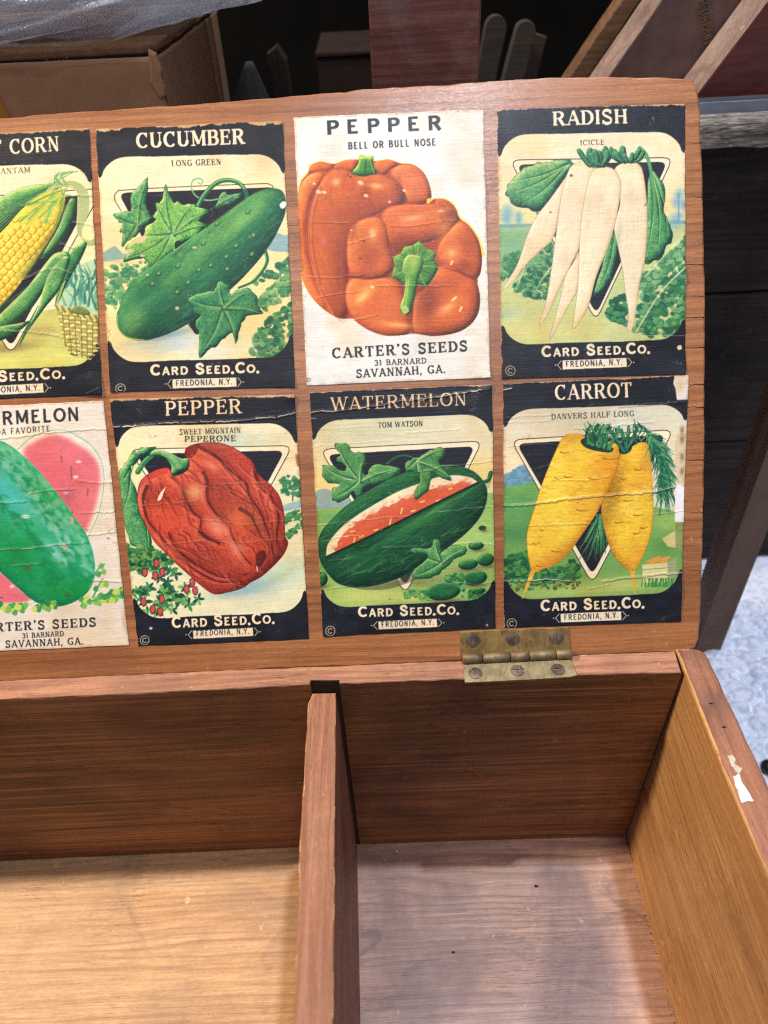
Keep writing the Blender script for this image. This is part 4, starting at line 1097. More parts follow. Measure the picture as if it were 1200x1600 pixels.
def art_watermelon():
    a = Art([(52, 85), (1085, 38), (1108, 1425), (128, 1470)], 15)
    paper(a, (222, 214, 176))
    a.spray((300, 330), 300, 80, 0, (196, 200, 164), .6); a.spray((900, 350), 200, 90, 0, (226, 216, 190), .6)
    a.spray((300, 600), 500, 110, 0, (244, 214, 120), .8); a.spray((1000, 560), 260, 110, 0, (244, 214, 116), .8)
    W = ink_frame(a, .115, .117, .188, .80, .878, .35)
    a.fill([(60, 680), (140, 640), (260, 690), (300, 760), (70, 770)], (120, 158, 170), a=.8, within=W)
    a.fill([(60, 762), (1110, 660), (1120, 1320), (60, 1320)], (140, 182, 90), smooth=False, within=W)
    a.spray((400, 1240), 300, 60, 0, (206, 206, 110), .8, W); a.spray((1000, 900), 200, 120, 0, (170, 200, 110), .7, W); a.spray((160, 800), 140, 40, 0, (110, 170, 90), .8, W); a.spray((640, 1250), 90, 30, 0, (226, 212, 110), .7, W)
    a.spray((900, 1100), 160, 50, 0, (150, 140, 90), .5, W, grain=.8); a.spray((700, 1160), 110, 30, 0, (120, 80, 60), .6, W, grain=1)
    emblem(a, rnd([(112, 414), (1030, 366), (595, 1235)], 58), rnd([(150, 444), (990, 396), (594, 1190)], 48), W)
    a.stroke([(490, 496), (535, 462), (590, 448), (650, 466)], 11, 9, (30, 96, 60), 1); a.stroke([(325, 690), (345, 640), (375, 615)], 14, 10, (50, 120, 70), 1)
    LG = [(14, 70, 44), (40, 112, 60), (88, 152, 84), (140, 186, 106)]
    leaf(a, [(195, 382), (230, 378), (272, 386), (292, 432), (330, 430), (362, 444), (372, 500), (356, 548), (378, 560), (400, 512), (445, 500), (520, 512), (565, 525), (548, 562), (500, 588), (435, 610), (370, 632), (332, 690), (300, 650), (270, 690), (212, 716), (176, 692), (178, 640), (228, 612), (150, 600), (128, 540), (135, 508), (185, 506), (222, 532), (262, 535), (248, 500), (208, 480), (225, 440), (205, 415)], (335, 600), [(212, 395), (140, 522), (548, 528), (195, 690), (360, 460)], LG, vein=(170, 206, 130), r=22, vw=6)
    mel = [(100, 960), (112, 895), (162, 828), (250, 742), (340, 682), (440, 622), (560, 562), (700, 522), (800, 506), (900, 510), (980, 540), (1034, 592), (1058, 652), (1050, 730), (1010, 812), (940, 890), (850, 962), (740, 1042), (640, 1110), (520, 1160), (400, 1190), (300, 1196), (210, 1172), (150, 1112), (110, 1042)]
    a.fill([(300, 1190), (500, 1170), (640, 1120), (700, 1130), (520, 1200), (380, 1210)], (90, 80, 60), a=.6, within=W)
    m = a.vol(mel, [(4, 36, 26), (8, 56, 36), (20, 84, 46), (40, 116, 58), (74, 150, 76)], l=(-.4, -.8), r=80, k=.5, bias=.22, dome=.4, noise=.12)
    a.stroke(mel + [mel[0]], 4, 4, (150, 190, 160), .35)
    lo = a.fill([(150, 1020), (1005, 608), (1040, 680), (980, 800), (760, 980), (500, 1120), (250, 1150)], (10, 62, 40), a=.2)
    for c, rx, ry, t, q, al in [((700, 820), 340, 34, -30, (50, 130, 62), .75), ((760, 760), 220, 14, -28, (110, 176, 80), .5), ((480, 1000), 300, 40, -24, (12, 82, 46), .6), ((330, 1010), 160, 20, -22, (36, 116, 60), .6), ((560, 1060), 300, 30, -26, (6, 46, 34), .6), ((900, 760), 120, 60, -40, (10, 66, 40), .5)]:
        a.spray(c, rx, ry, t, q, al, m, grain=.5)
    a.hatch(m, 420, -26, 130, 11, [(4, 40, 30), (10, 70, 42), (40, 120, 60), (84, 156, 80)], .32)
    a.spray((180, 1060), 50, 60, 0, (16, 60, 44), .5, m)
    a.fill(catmull([(145, 1022), (158, 950), (228, 862), (318, 792), (430, 722), (560, 652), (680, 607), (780, 572), (880, 562), (960, 574), (1008, 604)], False).tolist(), (238, 220, 182), smooth=False, within=m)
    rdm = np.random.default_rng(3)
    red = [(195, 985), (240, 905), (295, 845), (390, 790), (475, 745), (575, 700), (650, 676), (760, 640), (840, 618), (920, 604), (985, 608)]
    rj = [(x + rdm.uniform(-8, 8), y + rdm.uniform(-12, 12)) for x, y in dense_open(np.array(red, float), 22)]
    low = [(1005, 608), (700, 752), (400, 902), (200, 994)]
    rm = a.fill([tuple(p) for p in rj] + low, (220, 92, 58), smooth=False)
    for i in range(60):
        t = rdm.random(); q = np.array(red[0]) * 0 + np.array([np.interp(t, np.linspace(0, 1, 11), [p[0] for p in red]), np.interp(t, np.linspace(0, 1, 11), [p[1] for p in red])])
        a.spray(q + rdm.normal(0, 9, 2), rdm.uniform(6, 22), rdm.uniform(4, 9), -30, (236, 140, 96) if i % 2 else (226, 104, 70), .7)
    a.spray((500, 830), 260, 26, -26, (206, 70, 44), .6, rm)
    for x, y, l_ in [(306, 932, 14), (345, 908, 12), (262, 910, 10), (428, 872, 10), (510, 828, 17), (574, 765, 15), (638, 765, 10), (690, 712, 12), (780, 706, 12), (295, 880, 12), (850, 640, 9)]:
        a.stroke([(x - 4, y + l_), (x + 3, y - l_)] if l_ > 13 else [(x - l_, y + 3), (x + l_, y - 3)], 11, 6, (244, 206, 96), .95, False)
    a.stroke([(1005, 606), (700, 756), (400, 906), (145, 1026)], 16, 12, (4, 34, 26), .9, False)
    a.stroke([(145, 1022), (158, 950), (228, 862), (318, 792), (430, 722), (560, 652), (680, 607), (780, 572), (880, 562), (960, 574)], 4, 4, (110, 160, 130), .6)
    a.stroke([(1040, 600), (1065, 590), (1078, 550)], 20, 28, (20, 80, 50), 1); a.stroke([(1042, 592), (1064, 578), (1074, 545)], 7, 7, (90, 160, 90), .8)
    leaf(a, [(640, 462), (700, 442), (740, 416), (800, 402), (818, 450), (786, 490), (862, 586), (800, 580), (750, 545), (736, 600), (722, 650), (662, 696), (645, 660), (680, 592), (668, 545), (605, 545), (592, 520), (605, 490)], (660, 480), [(808, 412), (855, 580), (665, 680), (600, 530)], LG, vein=(170, 206, 130), r=20, vw=6)
    for x, y, rx, ry in [(1030, 862, 22, 14), (995, 962, 44, 24), (950, 1066, 56, 30), (1050, 1040, 48, 36), (985, 1142, 72, 42), (808, 1216, 100, 52), (1000, 1215, 50, 18), (120, 1150, 36, 40)]:
        a.spray((x + 10, y + ry), rx, 12, 0, (90, 50, 40), .6, W)
        a.vol([(x + rx * math.cos(t), y + ry * math.sin(t) - rx * .08 * math.cos(t)) for t in np.linspace(0, 6.28, 14)[:-1]], [(6, 52, 36), (16, 84, 50), (48, 126, 62), (110, 172, 90)], r=22, bias=.2, within=W)
    bushes(a, [(580, 1250), (610, 1205), (720, 1210), (720, 1260)], 22, 18, [(60, 140, 70), (110, 176, 90)], W, 5); bushes(a, [(810, 1150), (850, 1110), (930, 1130), (930, 1230), (900, 1200)], 30, 18, [(60, 140, 70), (110, 176, 90), (30, 104, 60)], W, 6)
    bushes(a, [(900, 1250), (970, 1220), (1080, 1230), (1060, 1260)], 16, 16, [(60, 140, 70), (30, 104, 60)], W, 8)
    leaf(a, [(756, 926), (790, 940), (792, 990), (806, 1010), (850, 962), (937, 972), (932, 1010), (880, 1030), (850, 1062), (806, 1100), (740, 1142), (650, 1146), (640, 1100), (700, 1052), (718, 1012), (630, 1000), (622, 985), (645, 972), (722, 978), (745, 960)], (798, 1062), [(762, 938), (630, 985), (925, 985), (650, 1130)], LG, vein=(170, 206, 130), r=20, vw=6)
    a.text('WATERMELON', (174, 191), (950, 160), 76, (.15, .07, .12, .034, .07), (226, 190, 146))
    a.text('TOM WATSON', (440, 291), (697, 281), 32, SERIF, (46, 46, 48))
    footer(a, (328, 1361), (907, 1345), 60, [(442, 1385), (772, 1369), (775, 1415), (444, 1429)], (459, 1417), (761, 1403), 31, (170, 1437))
    a.crease([(60, 205), (110, 190), (180, 196), (330, 176), (460, 160), (560, 136), (700, 122), (1080, 60)], .3, 6, 1)
    a.crease([(64, 238), (90, 236)], .1, 4, .8)
    for c in [[(80, 850), (200, 832), (360, 820), (500, 800), (620, 796)], [(110, 945), (200, 918), (350, 900)], [(250, 585), (300, 590), (380, 600)], [(640, 545), (740, 530), (800, 510), (900, 505), (1090, 480)], [(860, 955), (960, 945), (1090, 955)], [(470, 970), (660, 965)], [(160, 1050), (300, 1030)], [(780, 770), (1050, 742), (1100, 740)], [(150, 1200), (300, 1190)], [(840, 1160), (1000, 1180), (1090, 1165)], [(420, 555), (540, 545)]]:
        a.crease(c, .14, 3.2, .6)
    for c in [[(80, 400), (380, 370), (520, 360)], [(90, 300), (400, 280)], [(600, 320), (900, 300)]]: a.crease(c, .1, 3, .25)
    a.spray((1055, 1404), 7, 6, 0, (226, 220, 200), .9, pw=2)
    a.spray((700, 150), 120, 8, -3, (130, 86, 50), .6); a.spray((1050, 62), 36, 18, -5, (70, 70, 78), .7)
    return a


def art_carrot():
    a = Art([(58, 70), (1078, 22), (1035, 1388), (62, 1415)], 16)
    paper(a, (214, 210, 186))
    a.spray((250, 330), 160, 60, 0, (226, 210, 180), .7); a.spray((100, 500), 160, 110, 0, (244, 222, 178), .8); a.spray((1000, 500), 120, 260, 0, (232, 216, 170), .8)
    W = ink_frame(a, .106, .112, .172, .785, .88, .35)
    a.fill([(50, 640), (60, 580), (100, 560), (150, 525), (190, 530), (230, 600), (260, 680), (50, 690)], (100, 150, 176), a=.85, within=W); bushes(a, [(55, 640), (60, 590), (150, 535), (200, 560), (220, 640)], 24, 22, [(110, 160, 186), (90, 140, 170)], W, 2, (70, 120, 150))
    a.fill([(40, 655), (230, 615), (500, 720), (900, 760), (1090, 800), (1090, 1280), (40, 1280)], (112, 164, 82), smooth=False, within=W)
    a.spray((120, 760), 180, 90, 0, (84, 160, 84), .8, W); a.spray((130, 900), 160, 60, 0, (60, 132, 74), .7, W); a.spray((980, 840), 130, 60, 0, (160, 190, 96), .8, W)
    a.spray((450, 1215), 420, 40, -2, (176, 190, 96), .8, W); a.spray((700, 1180), 200, 46, 0, (196, 200, 110), .7, W); a.spray((960, 980), 110, 60, 0, (90, 150, 70), .8, W)
    bushes(a, [(60, 1150), (60, 1040), (200, 980), (300, 1100), (440, 1050), (480, 1130), (300, 1180)], 120, 24, [(24, 90, 54), (50, 120, 62), (84, 150, 70)], W, 4, (10, 54, 38))
    bushes(a, [(70, 1180), (480, 1150), (470, 1200), (100, 1210)], 30, 14, [(70, 80, 44), (110, 140, 64)], W, 5, (50, 46, 30))
    a.fill([(930, 930), (1000, 890), (1040, 900), (1040, 990), (960, 975)], (206, 196, 124), smooth=False, within=W)
    emblem(a, rnd([(98, 384), (995, 328), (545, 1180)], 60), rnd([(130, 406), (950, 356), (545, 1130)], 46), W)
    fe = np.random.default_rng(9)
    for i in range(42):
        x = fe.uniform(470, 640); b = np.array([585 + fe.normal(0, 8), 800]); e = np.array([x, fe.uniform(930, 1050)])
        a.stroke([b, (b + e) / 2 + (fe.normal(0, 6), 0), e], 7, 3, [(20, 84, 60), (50, 126, 76), (96, 160, 90)][i % 3], .95)
    for i in range(150):
        t = fe.random(); b = np.array([np.interp(t, [0, .4, 1], [840, 905, 930]), np.interp(t, [0, .4, 1], [330, 440, 640])])
        d = np.array([fe.uniform(-20, 110), fe.uniform(40, 200)]); a.stroke([b, b + d * .5 + (8, -6), b + d], 9, 3, [(16, 84, 66), (36, 112, 74), (84, 156, 96), (20, 96, 80)][i % 4], .9, within=W)
    YC = [(150, 84, 20), (204, 134, 24), (236, 184, 36), (250, 214, 60), (254, 232, 110)]
    c2 = [(700, 462), (770, 418), (810, 398), (850, 410), (866, 500), (876, 640), (880, 800), (862, 920), (830, 1012), (800, 1076), (778, 1104), (750, 1106), (704, 1072), (650, 1000), (612, 880), (594, 760), (630, 660), (675, 560)]
    a.stroke([(764, 1098), (770, 1150), (778, 1232)], 30, 7, (222, 166, 44), 1)
    m2 = a.vol(c2, YC, l=(.2, -.5), r=64, k=.4, bias=.34, dome=.4, noise=.11)
    a.spray((660, 680), 40, 150, 14, (110, 70, 20), .65, m2, grain=.9); a.spray((790, 640), 60, 30, -5, (222, 130, 40), .6, m2); a.spray((840, 520), 40, 120, 0, (206, 140, 40), .6, m2); a.spray((770, 720), 60, 90, 0, (250, 220, 80), .6, m2); a.spray((800, 1000), 60, 70, 10, (226, 150, 40), .6, m2)
    a.hatch(m2, 240, 4, 60, 7, [(190, 116, 24), (226, 160, 40), (252, 226, 110)], .4, .2)
    c1 = [(382, 370), (440, 350), (500, 362), (540, 420), (600, 440), (640, 392), (680, 412), (694, 452), (688, 510), (660, 602), (622, 690), (562, 800), (492, 902), (422, 1000), (350, 1068), (275, 1096), (236, 1112), (212, 1096), (192, 1010), (188, 900), (222, 780), (262, 650), (312, 520)]
    a.stroke([(224, 1100), (196, 1166), (163, 1252)], 30, 7, (222, 166, 44), 1)
    m1 = a.vol(c1, YC, l=(-.5, -.4), r=70, k=.4, bias=.4, dome=.42, noise=.1)
    a.spray((620, 520), 70, 110, 25, (224, 140, 40), .6, m1); a.spray((500, 740), 60, 90, 30, (232, 170, 44), .6, m1); a.spray((290, 1060), 80, 60, 0, (206, 120, 40), .6, m1); a.spray((400, 1000), 60, 50, -40, (196, 130, 40), .6, m1); a.spray((350, 700), 80, 220, 18, (252, 224, 70), .6, m1)
    a.hatch(m1, 300, 8, 70, 7, [(190, 116, 24), (230, 164, 40), (252, 228, 110)], .4, .2)
    a.spray((420, 380), 60, 24, 0, (206, 140, 40), .6, m1)
    for x, y, l_ in [(360, 598, 26), (410, 590, 24), (550, 600, 28), (490, 775, 40), (270, 884, 12), (235, 955, 20), (345, 998, 30), (640, 490, 50), (390, 455, 26), (260, 1080, 26)]:
        a.stroke([(x - l_ * .8, y - 4), (x, y + 4), (x + l_, y - 2)], 7, 3, (120, 80, 24), .75, within=m1)
    for x, y, l_ in [(800, 548, 20), (745, 720, 26), (800, 800, 26), (830, 870, 20), (690, 840, 22), (720, 600, 18), (790, 900, 18)]: a.stroke([(x - l_, y + 2), (x, y + 5), (x + l_, y - 4)], 8, 3, (120, 80, 24), .75, within=m2)
    a.stroke(c1 + [c1[0]], 3, 3, (150, 90, 24), .5); a.stroke(c2 + [c2[0]], 3, 3, (150, 90, 24), .5)
    a.fill([(480, 390), (520, 375), (600, 420), (660, 430), (640, 455), (560, 445), (505, 425)], (12, 56, 44))
    a.fill([(690, 440), (760, 420), (752, 450), (715, 466)], (12, 56, 44))
    for i in range(15):
        t = i / 14; b = np.array([510 + 130 * t, 400 + 35 * t]); e = np.array([515 + 180 * t + fe.normal(0, 10), 300 + 28 * fe.random()])
        a.stroke([b, (b + e) / 2 + (fe.normal(0, 12), 0), e], 18, 14, [(10, 66, 56), (24, 96, 72), (60, 140, 90)][i % 3], 1)
        if i % 2: a.stroke([b - (3, 0), (b + e) / 2 - (3, 0), e - (3, 0)], 5, 4, (110, 176, 110), .8)
    for b, e in [((720, 440), (640, 330)), ((735, 440), (700, 330)), ((730, 430), (745, 312)), ((740, 430), (800, 300)), ((720, 450), (660, 360))]:
        a.stroke([b, e], 18, 14, (16, 84, 64), 1, False); a.stroke([b, e], 5, 4, (96, 168, 104), .8, False)
    a.stroke([(800, 305), (840, 330), (880, 400), (930, 520)], 20, 10, (30, 104, 70), 1)
    for i in range(60):
        b = np.array([fe.uniform(500, 830), fe.uniform(330, 420)]); e = b + (fe.normal(0, 26), -fe.uniform(20, 70))
        a.stroke([b, (b + e) / 2 + (fe.normal(0, 8), 0), e], 9, 4, [(10, 66, 56), (30, 104, 72), (84, 156, 96)][i % 3], .9)
    for i in range(120):
        t = fe.random(); b = np.array([np.interp(t, [0, .5, 1], [850, 930, 900]), np.interp(t, [0, .5, 1], [340, 480, 700])])
        d = np.array([fe.uniform(-50, 110), fe.uniform(10, 150)]); a.stroke([b, b + d * .5 + (8, -10), b + d], 7, 2, [(16, 84, 66), (36, 112, 74), (110, 170, 106), (20, 96, 80)][i % 4], .85, within=W)
    # crate of carrots in the corner of the print
    a.fill([(820, 1075), (960, 1062), (962, 1170), (822, 1172)], (214, 204, 140), smooth=False, within=W); a.fill([(960, 1062), (1010, 1030), (1010, 1140), (962, 1170)], (150, 160, 110), smooth=False, within=W)
    for y in (1098, 1132): a.stroke([(820, y + 4), (962, y - 6)], 5, 5, (130, 130, 80), .8, False)
    for x, y in [(870, 1050), (900, 1040), (930, 1045), (955, 1040), (890, 1058), (940, 1058)]: a.stroke([(x - 22, y + 8), (x + 16, y - 8)], 20, 10, (232, 150, 60), .95, False)
    for i in range(26):
        x = fe.uniform(810, 1000); a.stroke([(x, 1195), (x + fe.uniform(-20, 20), 1150)], 8, 3, (40, 130, 60), .9, False, within=W)
    a.text('CARROT', (340, 162), (770, 146), 84, (.17, .075, .13, .036, .08), (242, 222, 190))
    a.text('DANVERS HALF LONG', (320, 272), (779, 253), 32, SERIF, (56, 58, 60))
    footer(a, (263, 1325), (840, 1310), 62, [(371, 1339), (703, 1328), (704, 1375), (373, 1386)], (390, 1375), (693, 1364), 32, (105, 1390))
    # torn-away strips of the right side show the white ground of the paper
    a.fill([(1000, 20), (1100, 10), (1078, 160), (1012, 162), (1005, 100), (992, 70)], (222, 214, 204), smooth=False); a.spray((1030, 80), 24, 40, 0, (214, 176, 130), .7)
    a.fill([(1003, 636), (1080, 626), (1060, 842), (1000, 838)], (236, 234, 234), smooth=False)
    a.fill([(1003, 846), (1080, 838), (1060, 1000), (1004, 990)], (130, 144, 80), a=.8, smooth=False)
    a.fill([(1005, 380), (1080, 370), (1075, 628), (1012, 600)], (214, 190, 150), a=.7)
    for y in (330, 380, 480, 560): a.spray((1040, y), 12, 22, 0, (110, 80, 60), .7)
    a.crease([(46, 750), (240, 735), (420, 710), (620, 692), (800, 680), (900, 668), (1000, 645)], .35, 6, 1)
    a.crease([(60, 1160), (130, 1160), (300, 1150), (440, 1160)], .3, 6, .9); a.crease([(600, 1165), (700, 1150), (900, 1130), (1050, 1118)], .3, 5, .9)
    a.crease([(690, 200), (800, 192), (1070, 170)], .25, 5, .5); a.crease([(60, 105), (105, 98)], .2, 6, .9)
    for c in [[(320, 605), (500, 610), (640, 590)], [(200, 860), (400, 850), (560, 850)], [(440, 320), (560, 325), (720, 300), (880, 285)], [(880, 800), (1050, 780)], [(520, 1210), (640, 1180)], [(250, 540), (330, 530)]]: a.crease(c, .15, 3.2, .55)
    for y in (260, 290, 420): a.crease([(80, y), (330, y - 14)], .12, 3, .3)
    return a


def art_corn():
    a = Art([(-539, 124), (485, 75), (555, 1520), (-440, 1556)], 17)
    paper(a, (238, 222, 178))
    a.spray((300, 700), 600, 140, 0, (246, 224, 150), .7)
    W = ink_frame(a, .115, .125, .185, .80, .885)
    a.spray((330, 680), 60, 90, 20, (150, 190, 210), .9, W)
    a.fill([(-500, 1200), (300, 1050), (560, 1080), (560, 1400), (-500, 1400)], (196, 196, 104), smooth=False, within=W)
    a.spray((150, 1330), 500, 60, -3, (222, 220, 110), .8, W); a.spray((60, 1260), 150, 26, -5, (120, 80, 50), .6, W); a.spray((230, 1170), 70, 26, 0, (140, 110, 60), .5, W, grain=.9)
    a.fill([(340, 900), (380, 840), (540, 800), (545, 1090), (330, 1060)], (170, 206, 160), a=.9, within=W)
    rg = np.random.default_rng(2)
    for i in range(40):
        x = rg.uniform(350, 540); y = rg.uniform(880, 1060); a.stroke([(x, y), (x + rg.uniform(-25, 25), y - 60), (x + rg.uniform(-40, 40), y - 110)], 16, 5, [(60, 140, 120), (96, 170, 130), (40, 110, 100)][i % 3], .8, within=W)
    emblem(a, rnd([(-470, 470), (560, 398), (60, 1300)], 60), rnd([(-430, 500), (500, 432), (60, 1260)], 50), W)
    a.fill([(0, 420), (110, 405), (110, 416), (0, 434)], (238, 226, 196), smooth=False, within=W)
    HK = [(8, 54, 40), (20, 90, 54), (60, 136, 70), (120, 180, 90), (190, 214, 130)]
    a.vol([(-420, 1000), (-300, 760), (-100, 560), (0, 450), (120, 390), (250, 376), (330, 390), (140, 500), (0, 640), (-250, 900)], HK, r=40, bias=.25)
    for i in range(14): a.stroke([(-300 + i * 14, 820 - i * 6), (-60 + i * 14, 560 - i * 4), (300, 385)], 5, 3, (150, 200, 110) if i % 2 else (16, 76, 50), .5)
    cob = [(-360, 1130), (-330, 960), (-200, 800), (0, 640), (130, 500), (260, 410), (340, 420), (350, 480), (300, 620), (200, 780), (60, 980), (-80, 1120), (-250, 1220)]
    m = a.vol(cob, [(150, 110, 20), (206, 166, 30), (240, 206, 56), (250, 224, 90)], l=(-.6, -.5), r=50, k=.5, bias=.4, dome=.4, noise=.08)
    ux = np.array([.68, -.73]); uy = np.array([.73, .68])
    for j in range(-4, 9):
        for i in range(-14, 15):
            c = np.array([20, 790]) + ux * (i * 42 + (j % 2) * 16) + uy * (j * 38 - 40)
            if c[1] < 560 - (c[0] - 100) * .3 + 40 and c[0] > 90: continue
            p = [c + ux * q[0] + uy * q[1] for q in ((-18, -14), (0, -18), (17, -15), (19, 0), (17, 15), (0, 18), (-18, 14), (-20, 0))]
            R = a.P([c])[0]
            if not (0 <= R[0] < a.W and 0 <= R[1] < a.H and m[int(R[1]), int(R[0])]): continue
            a.stroke([p[4] + (3, 3), p[5] + (3, 4), p[6] + (3, 4), p[7] + (0, 3)], 8, 5, (150, 104, 26), .75, within=m)
            a.spray(c - (6, 7), 12, 9, -45, (254, 238, 130), .75, m)
    for i in range(26):
        b = np.array([rg.uniform(90, 330), rg.uniform(470, 600)]); e = np.array([340, 420]) + rg.normal(0, 20, 2)
        a.stroke([b, (b + e) / 2 + (6, -10), e], 12, 6, [(120, 176, 80), (160, 200, 90), (90, 156, 74), (226, 206, 80)][i % 4], .85)
    a.vol([(390, 440), (412, 470), (400, 560), (330, 690), (250, 770), (190, 800), (60, 980), (-60, 1110), (-40, 1080), (140, 880), (300, 640), (350, 520)], HK, r=26, bias=.25)
    for i in range(10): a.stroke([(395 - i * 4, 460 + i * 3), (330 - i * 6, 620), (130 - i * 6, 880)], 4, 2, (130, 186, 100) if i % 2 else (14, 70, 50), .5)
    for i in range(40):
        t = i / 40
        a.stroke([(250 + 60 * t, 420 - 60 * t + rg.normal(0, 5)), (380 + 20 * t, 360 + 40 * t), (470 - 50 * t, 410 + 30 * t), (480 - 60 * t, 520), (440 - 20 * t, 640), (480, 710 - 30 * t), (540, 690 - 30 * t)], 8, 5, [(150, 186, 110), (196, 206, 140), (110, 150, 90), (170, 176, 110), (210, 200, 150)][i % 5], .8, within=W)
    for i in range(16): a.stroke([(250 + i * 8, 380), (330 + rg.normal(0, 20), 330), (380 + rg.normal(0, 30), 305)], 7, 3, (90, 160, 90) if i % 2 else (180, 206, 130), .8, within=W)
    a.vol([(380, 740), (470, 690), (440, 780), (370, 900), (310, 1030), (300, 1010), (330, 880)], HK, r=18, bias=.15)
    a.vol([(370, 745), (300, 750), (250, 800), (150, 930), (0, 1080), (-160, 1240), (0, 1180), (160, 1060), (260, 920), (340, 860), (378, 800)], HK, r=30, bias=.3)
    a.vol([(375, 760), (330, 930), (240, 1050), (160, 1160), (100, 1260), (130, 1180), (200, 1050), (270, 850)], HK, r=20, bias=.35)
    a.vol([(160, 1120), (60, 1200), (-120, 1260), (-200, 1250), (-40, 1160), (100, 1130)], HK, r=20, bias=.2)
    for i in range(12): a.stroke([(350 - i * 5, 780), (240 - i * 8, 930), (60 - i * 12, 1080)], 4, 2, (120, 180, 100) if i % 2 else (14, 76, 50), .55)
    # woven basket
    bk = [(300, 1030), (540, 1090), (545, 1270), (490, 1330), (380, 1300), (350, 1250), (322, 1130)]
    mb = a.vol(bk, [(96, 80, 30), (170, 156, 70), (214, 204, 110)], r=20, bias=.4, smooth=False, within=W)
    for y in range(12):
        for x in range(8):
            c = np.array([318 + x * 34 + (4 * y if x < 3 else 0), 1075 + y * 21 + x * 3.]); a.stroke([c - (13, 1), c + (0, -5 if (x + y) % 2 else 3), c + (13, 1)], 12, 9, (226, 218, 130) if (x + y) % 2 else (176, 164, 80), .95, within=mb); a.stroke([c + (-13, 10), c + (13, 10)], 4, 4, (80, 66, 30), .6, False, within=mb)
    for x in range(7): a.stroke([(338 + x * 33, 1075 + x * 4), (362 + x * 28, 1320)], 8, 7, (110, 92, 40), .6, False, within=mb)
    for i in range(14): a.stroke([(300 + i * 18, 1030 + i * 5), (316 + i * 18, 1058 + i * 5)], 14, 10, (206, 196, 110) if i % 2 else (130, 116, 56), .95, False, within=W)
    a.stroke([(305, 1030), (340, 930), (352, 900)], 12, 6, (190, 180, 90), .9); a.vol([(380, 1055), (430, 1035), (480, 1060), (480, 1085), (400, 1075)], [(70, 90, 40), (150, 160, 90)], r=10, within=W)
    a.text('SWEET CORN', (-318, 238), (330, 195), 80, (.17, .08, .13, .036, .07), (242, 222, 186))
    a.text('GOLDEN BANTAM', (-230, 333), (168, 312), 30, SERIF, (64, 66, 66))
    footer(a, (-266, 1460), (362, 1428), 60, [(-120, 1474), (232, 1455), (236, 1505), (-116, 1523)], (-100, 1512), (220, 1494), 33, (-390, 1525))
    for c in [[(110, 900), (230, 845), (300, 830), (480, 880), (530, 870)], [(0, 1170), (130, 1172), (290, 1190), (360, 1215), (440, 1200)], [(360, 430), (500, 440)], [(400, 580), (520, 600)], [(330, 700), (400, 720)]]: a.crease(c, .16, 5, .6)
    # curled corner: raised, its shade and glint painted as two strokes
    Y, X = np.mgrid[0:a.H, 0:a.W]
    a.hgt += np.clip(1 - np.hypot(X - a.W + 30, (Y - a.H + 30) * 1.6) / 90, 0, 1) * .7
    a.stroke([(480, 1506), (550, 1466)], 12, 7, (12, 13, 18), .9); a.stroke([(470, 1510), (540, 1478)], 4, 3, (120, 124, 134), .8)
    return a


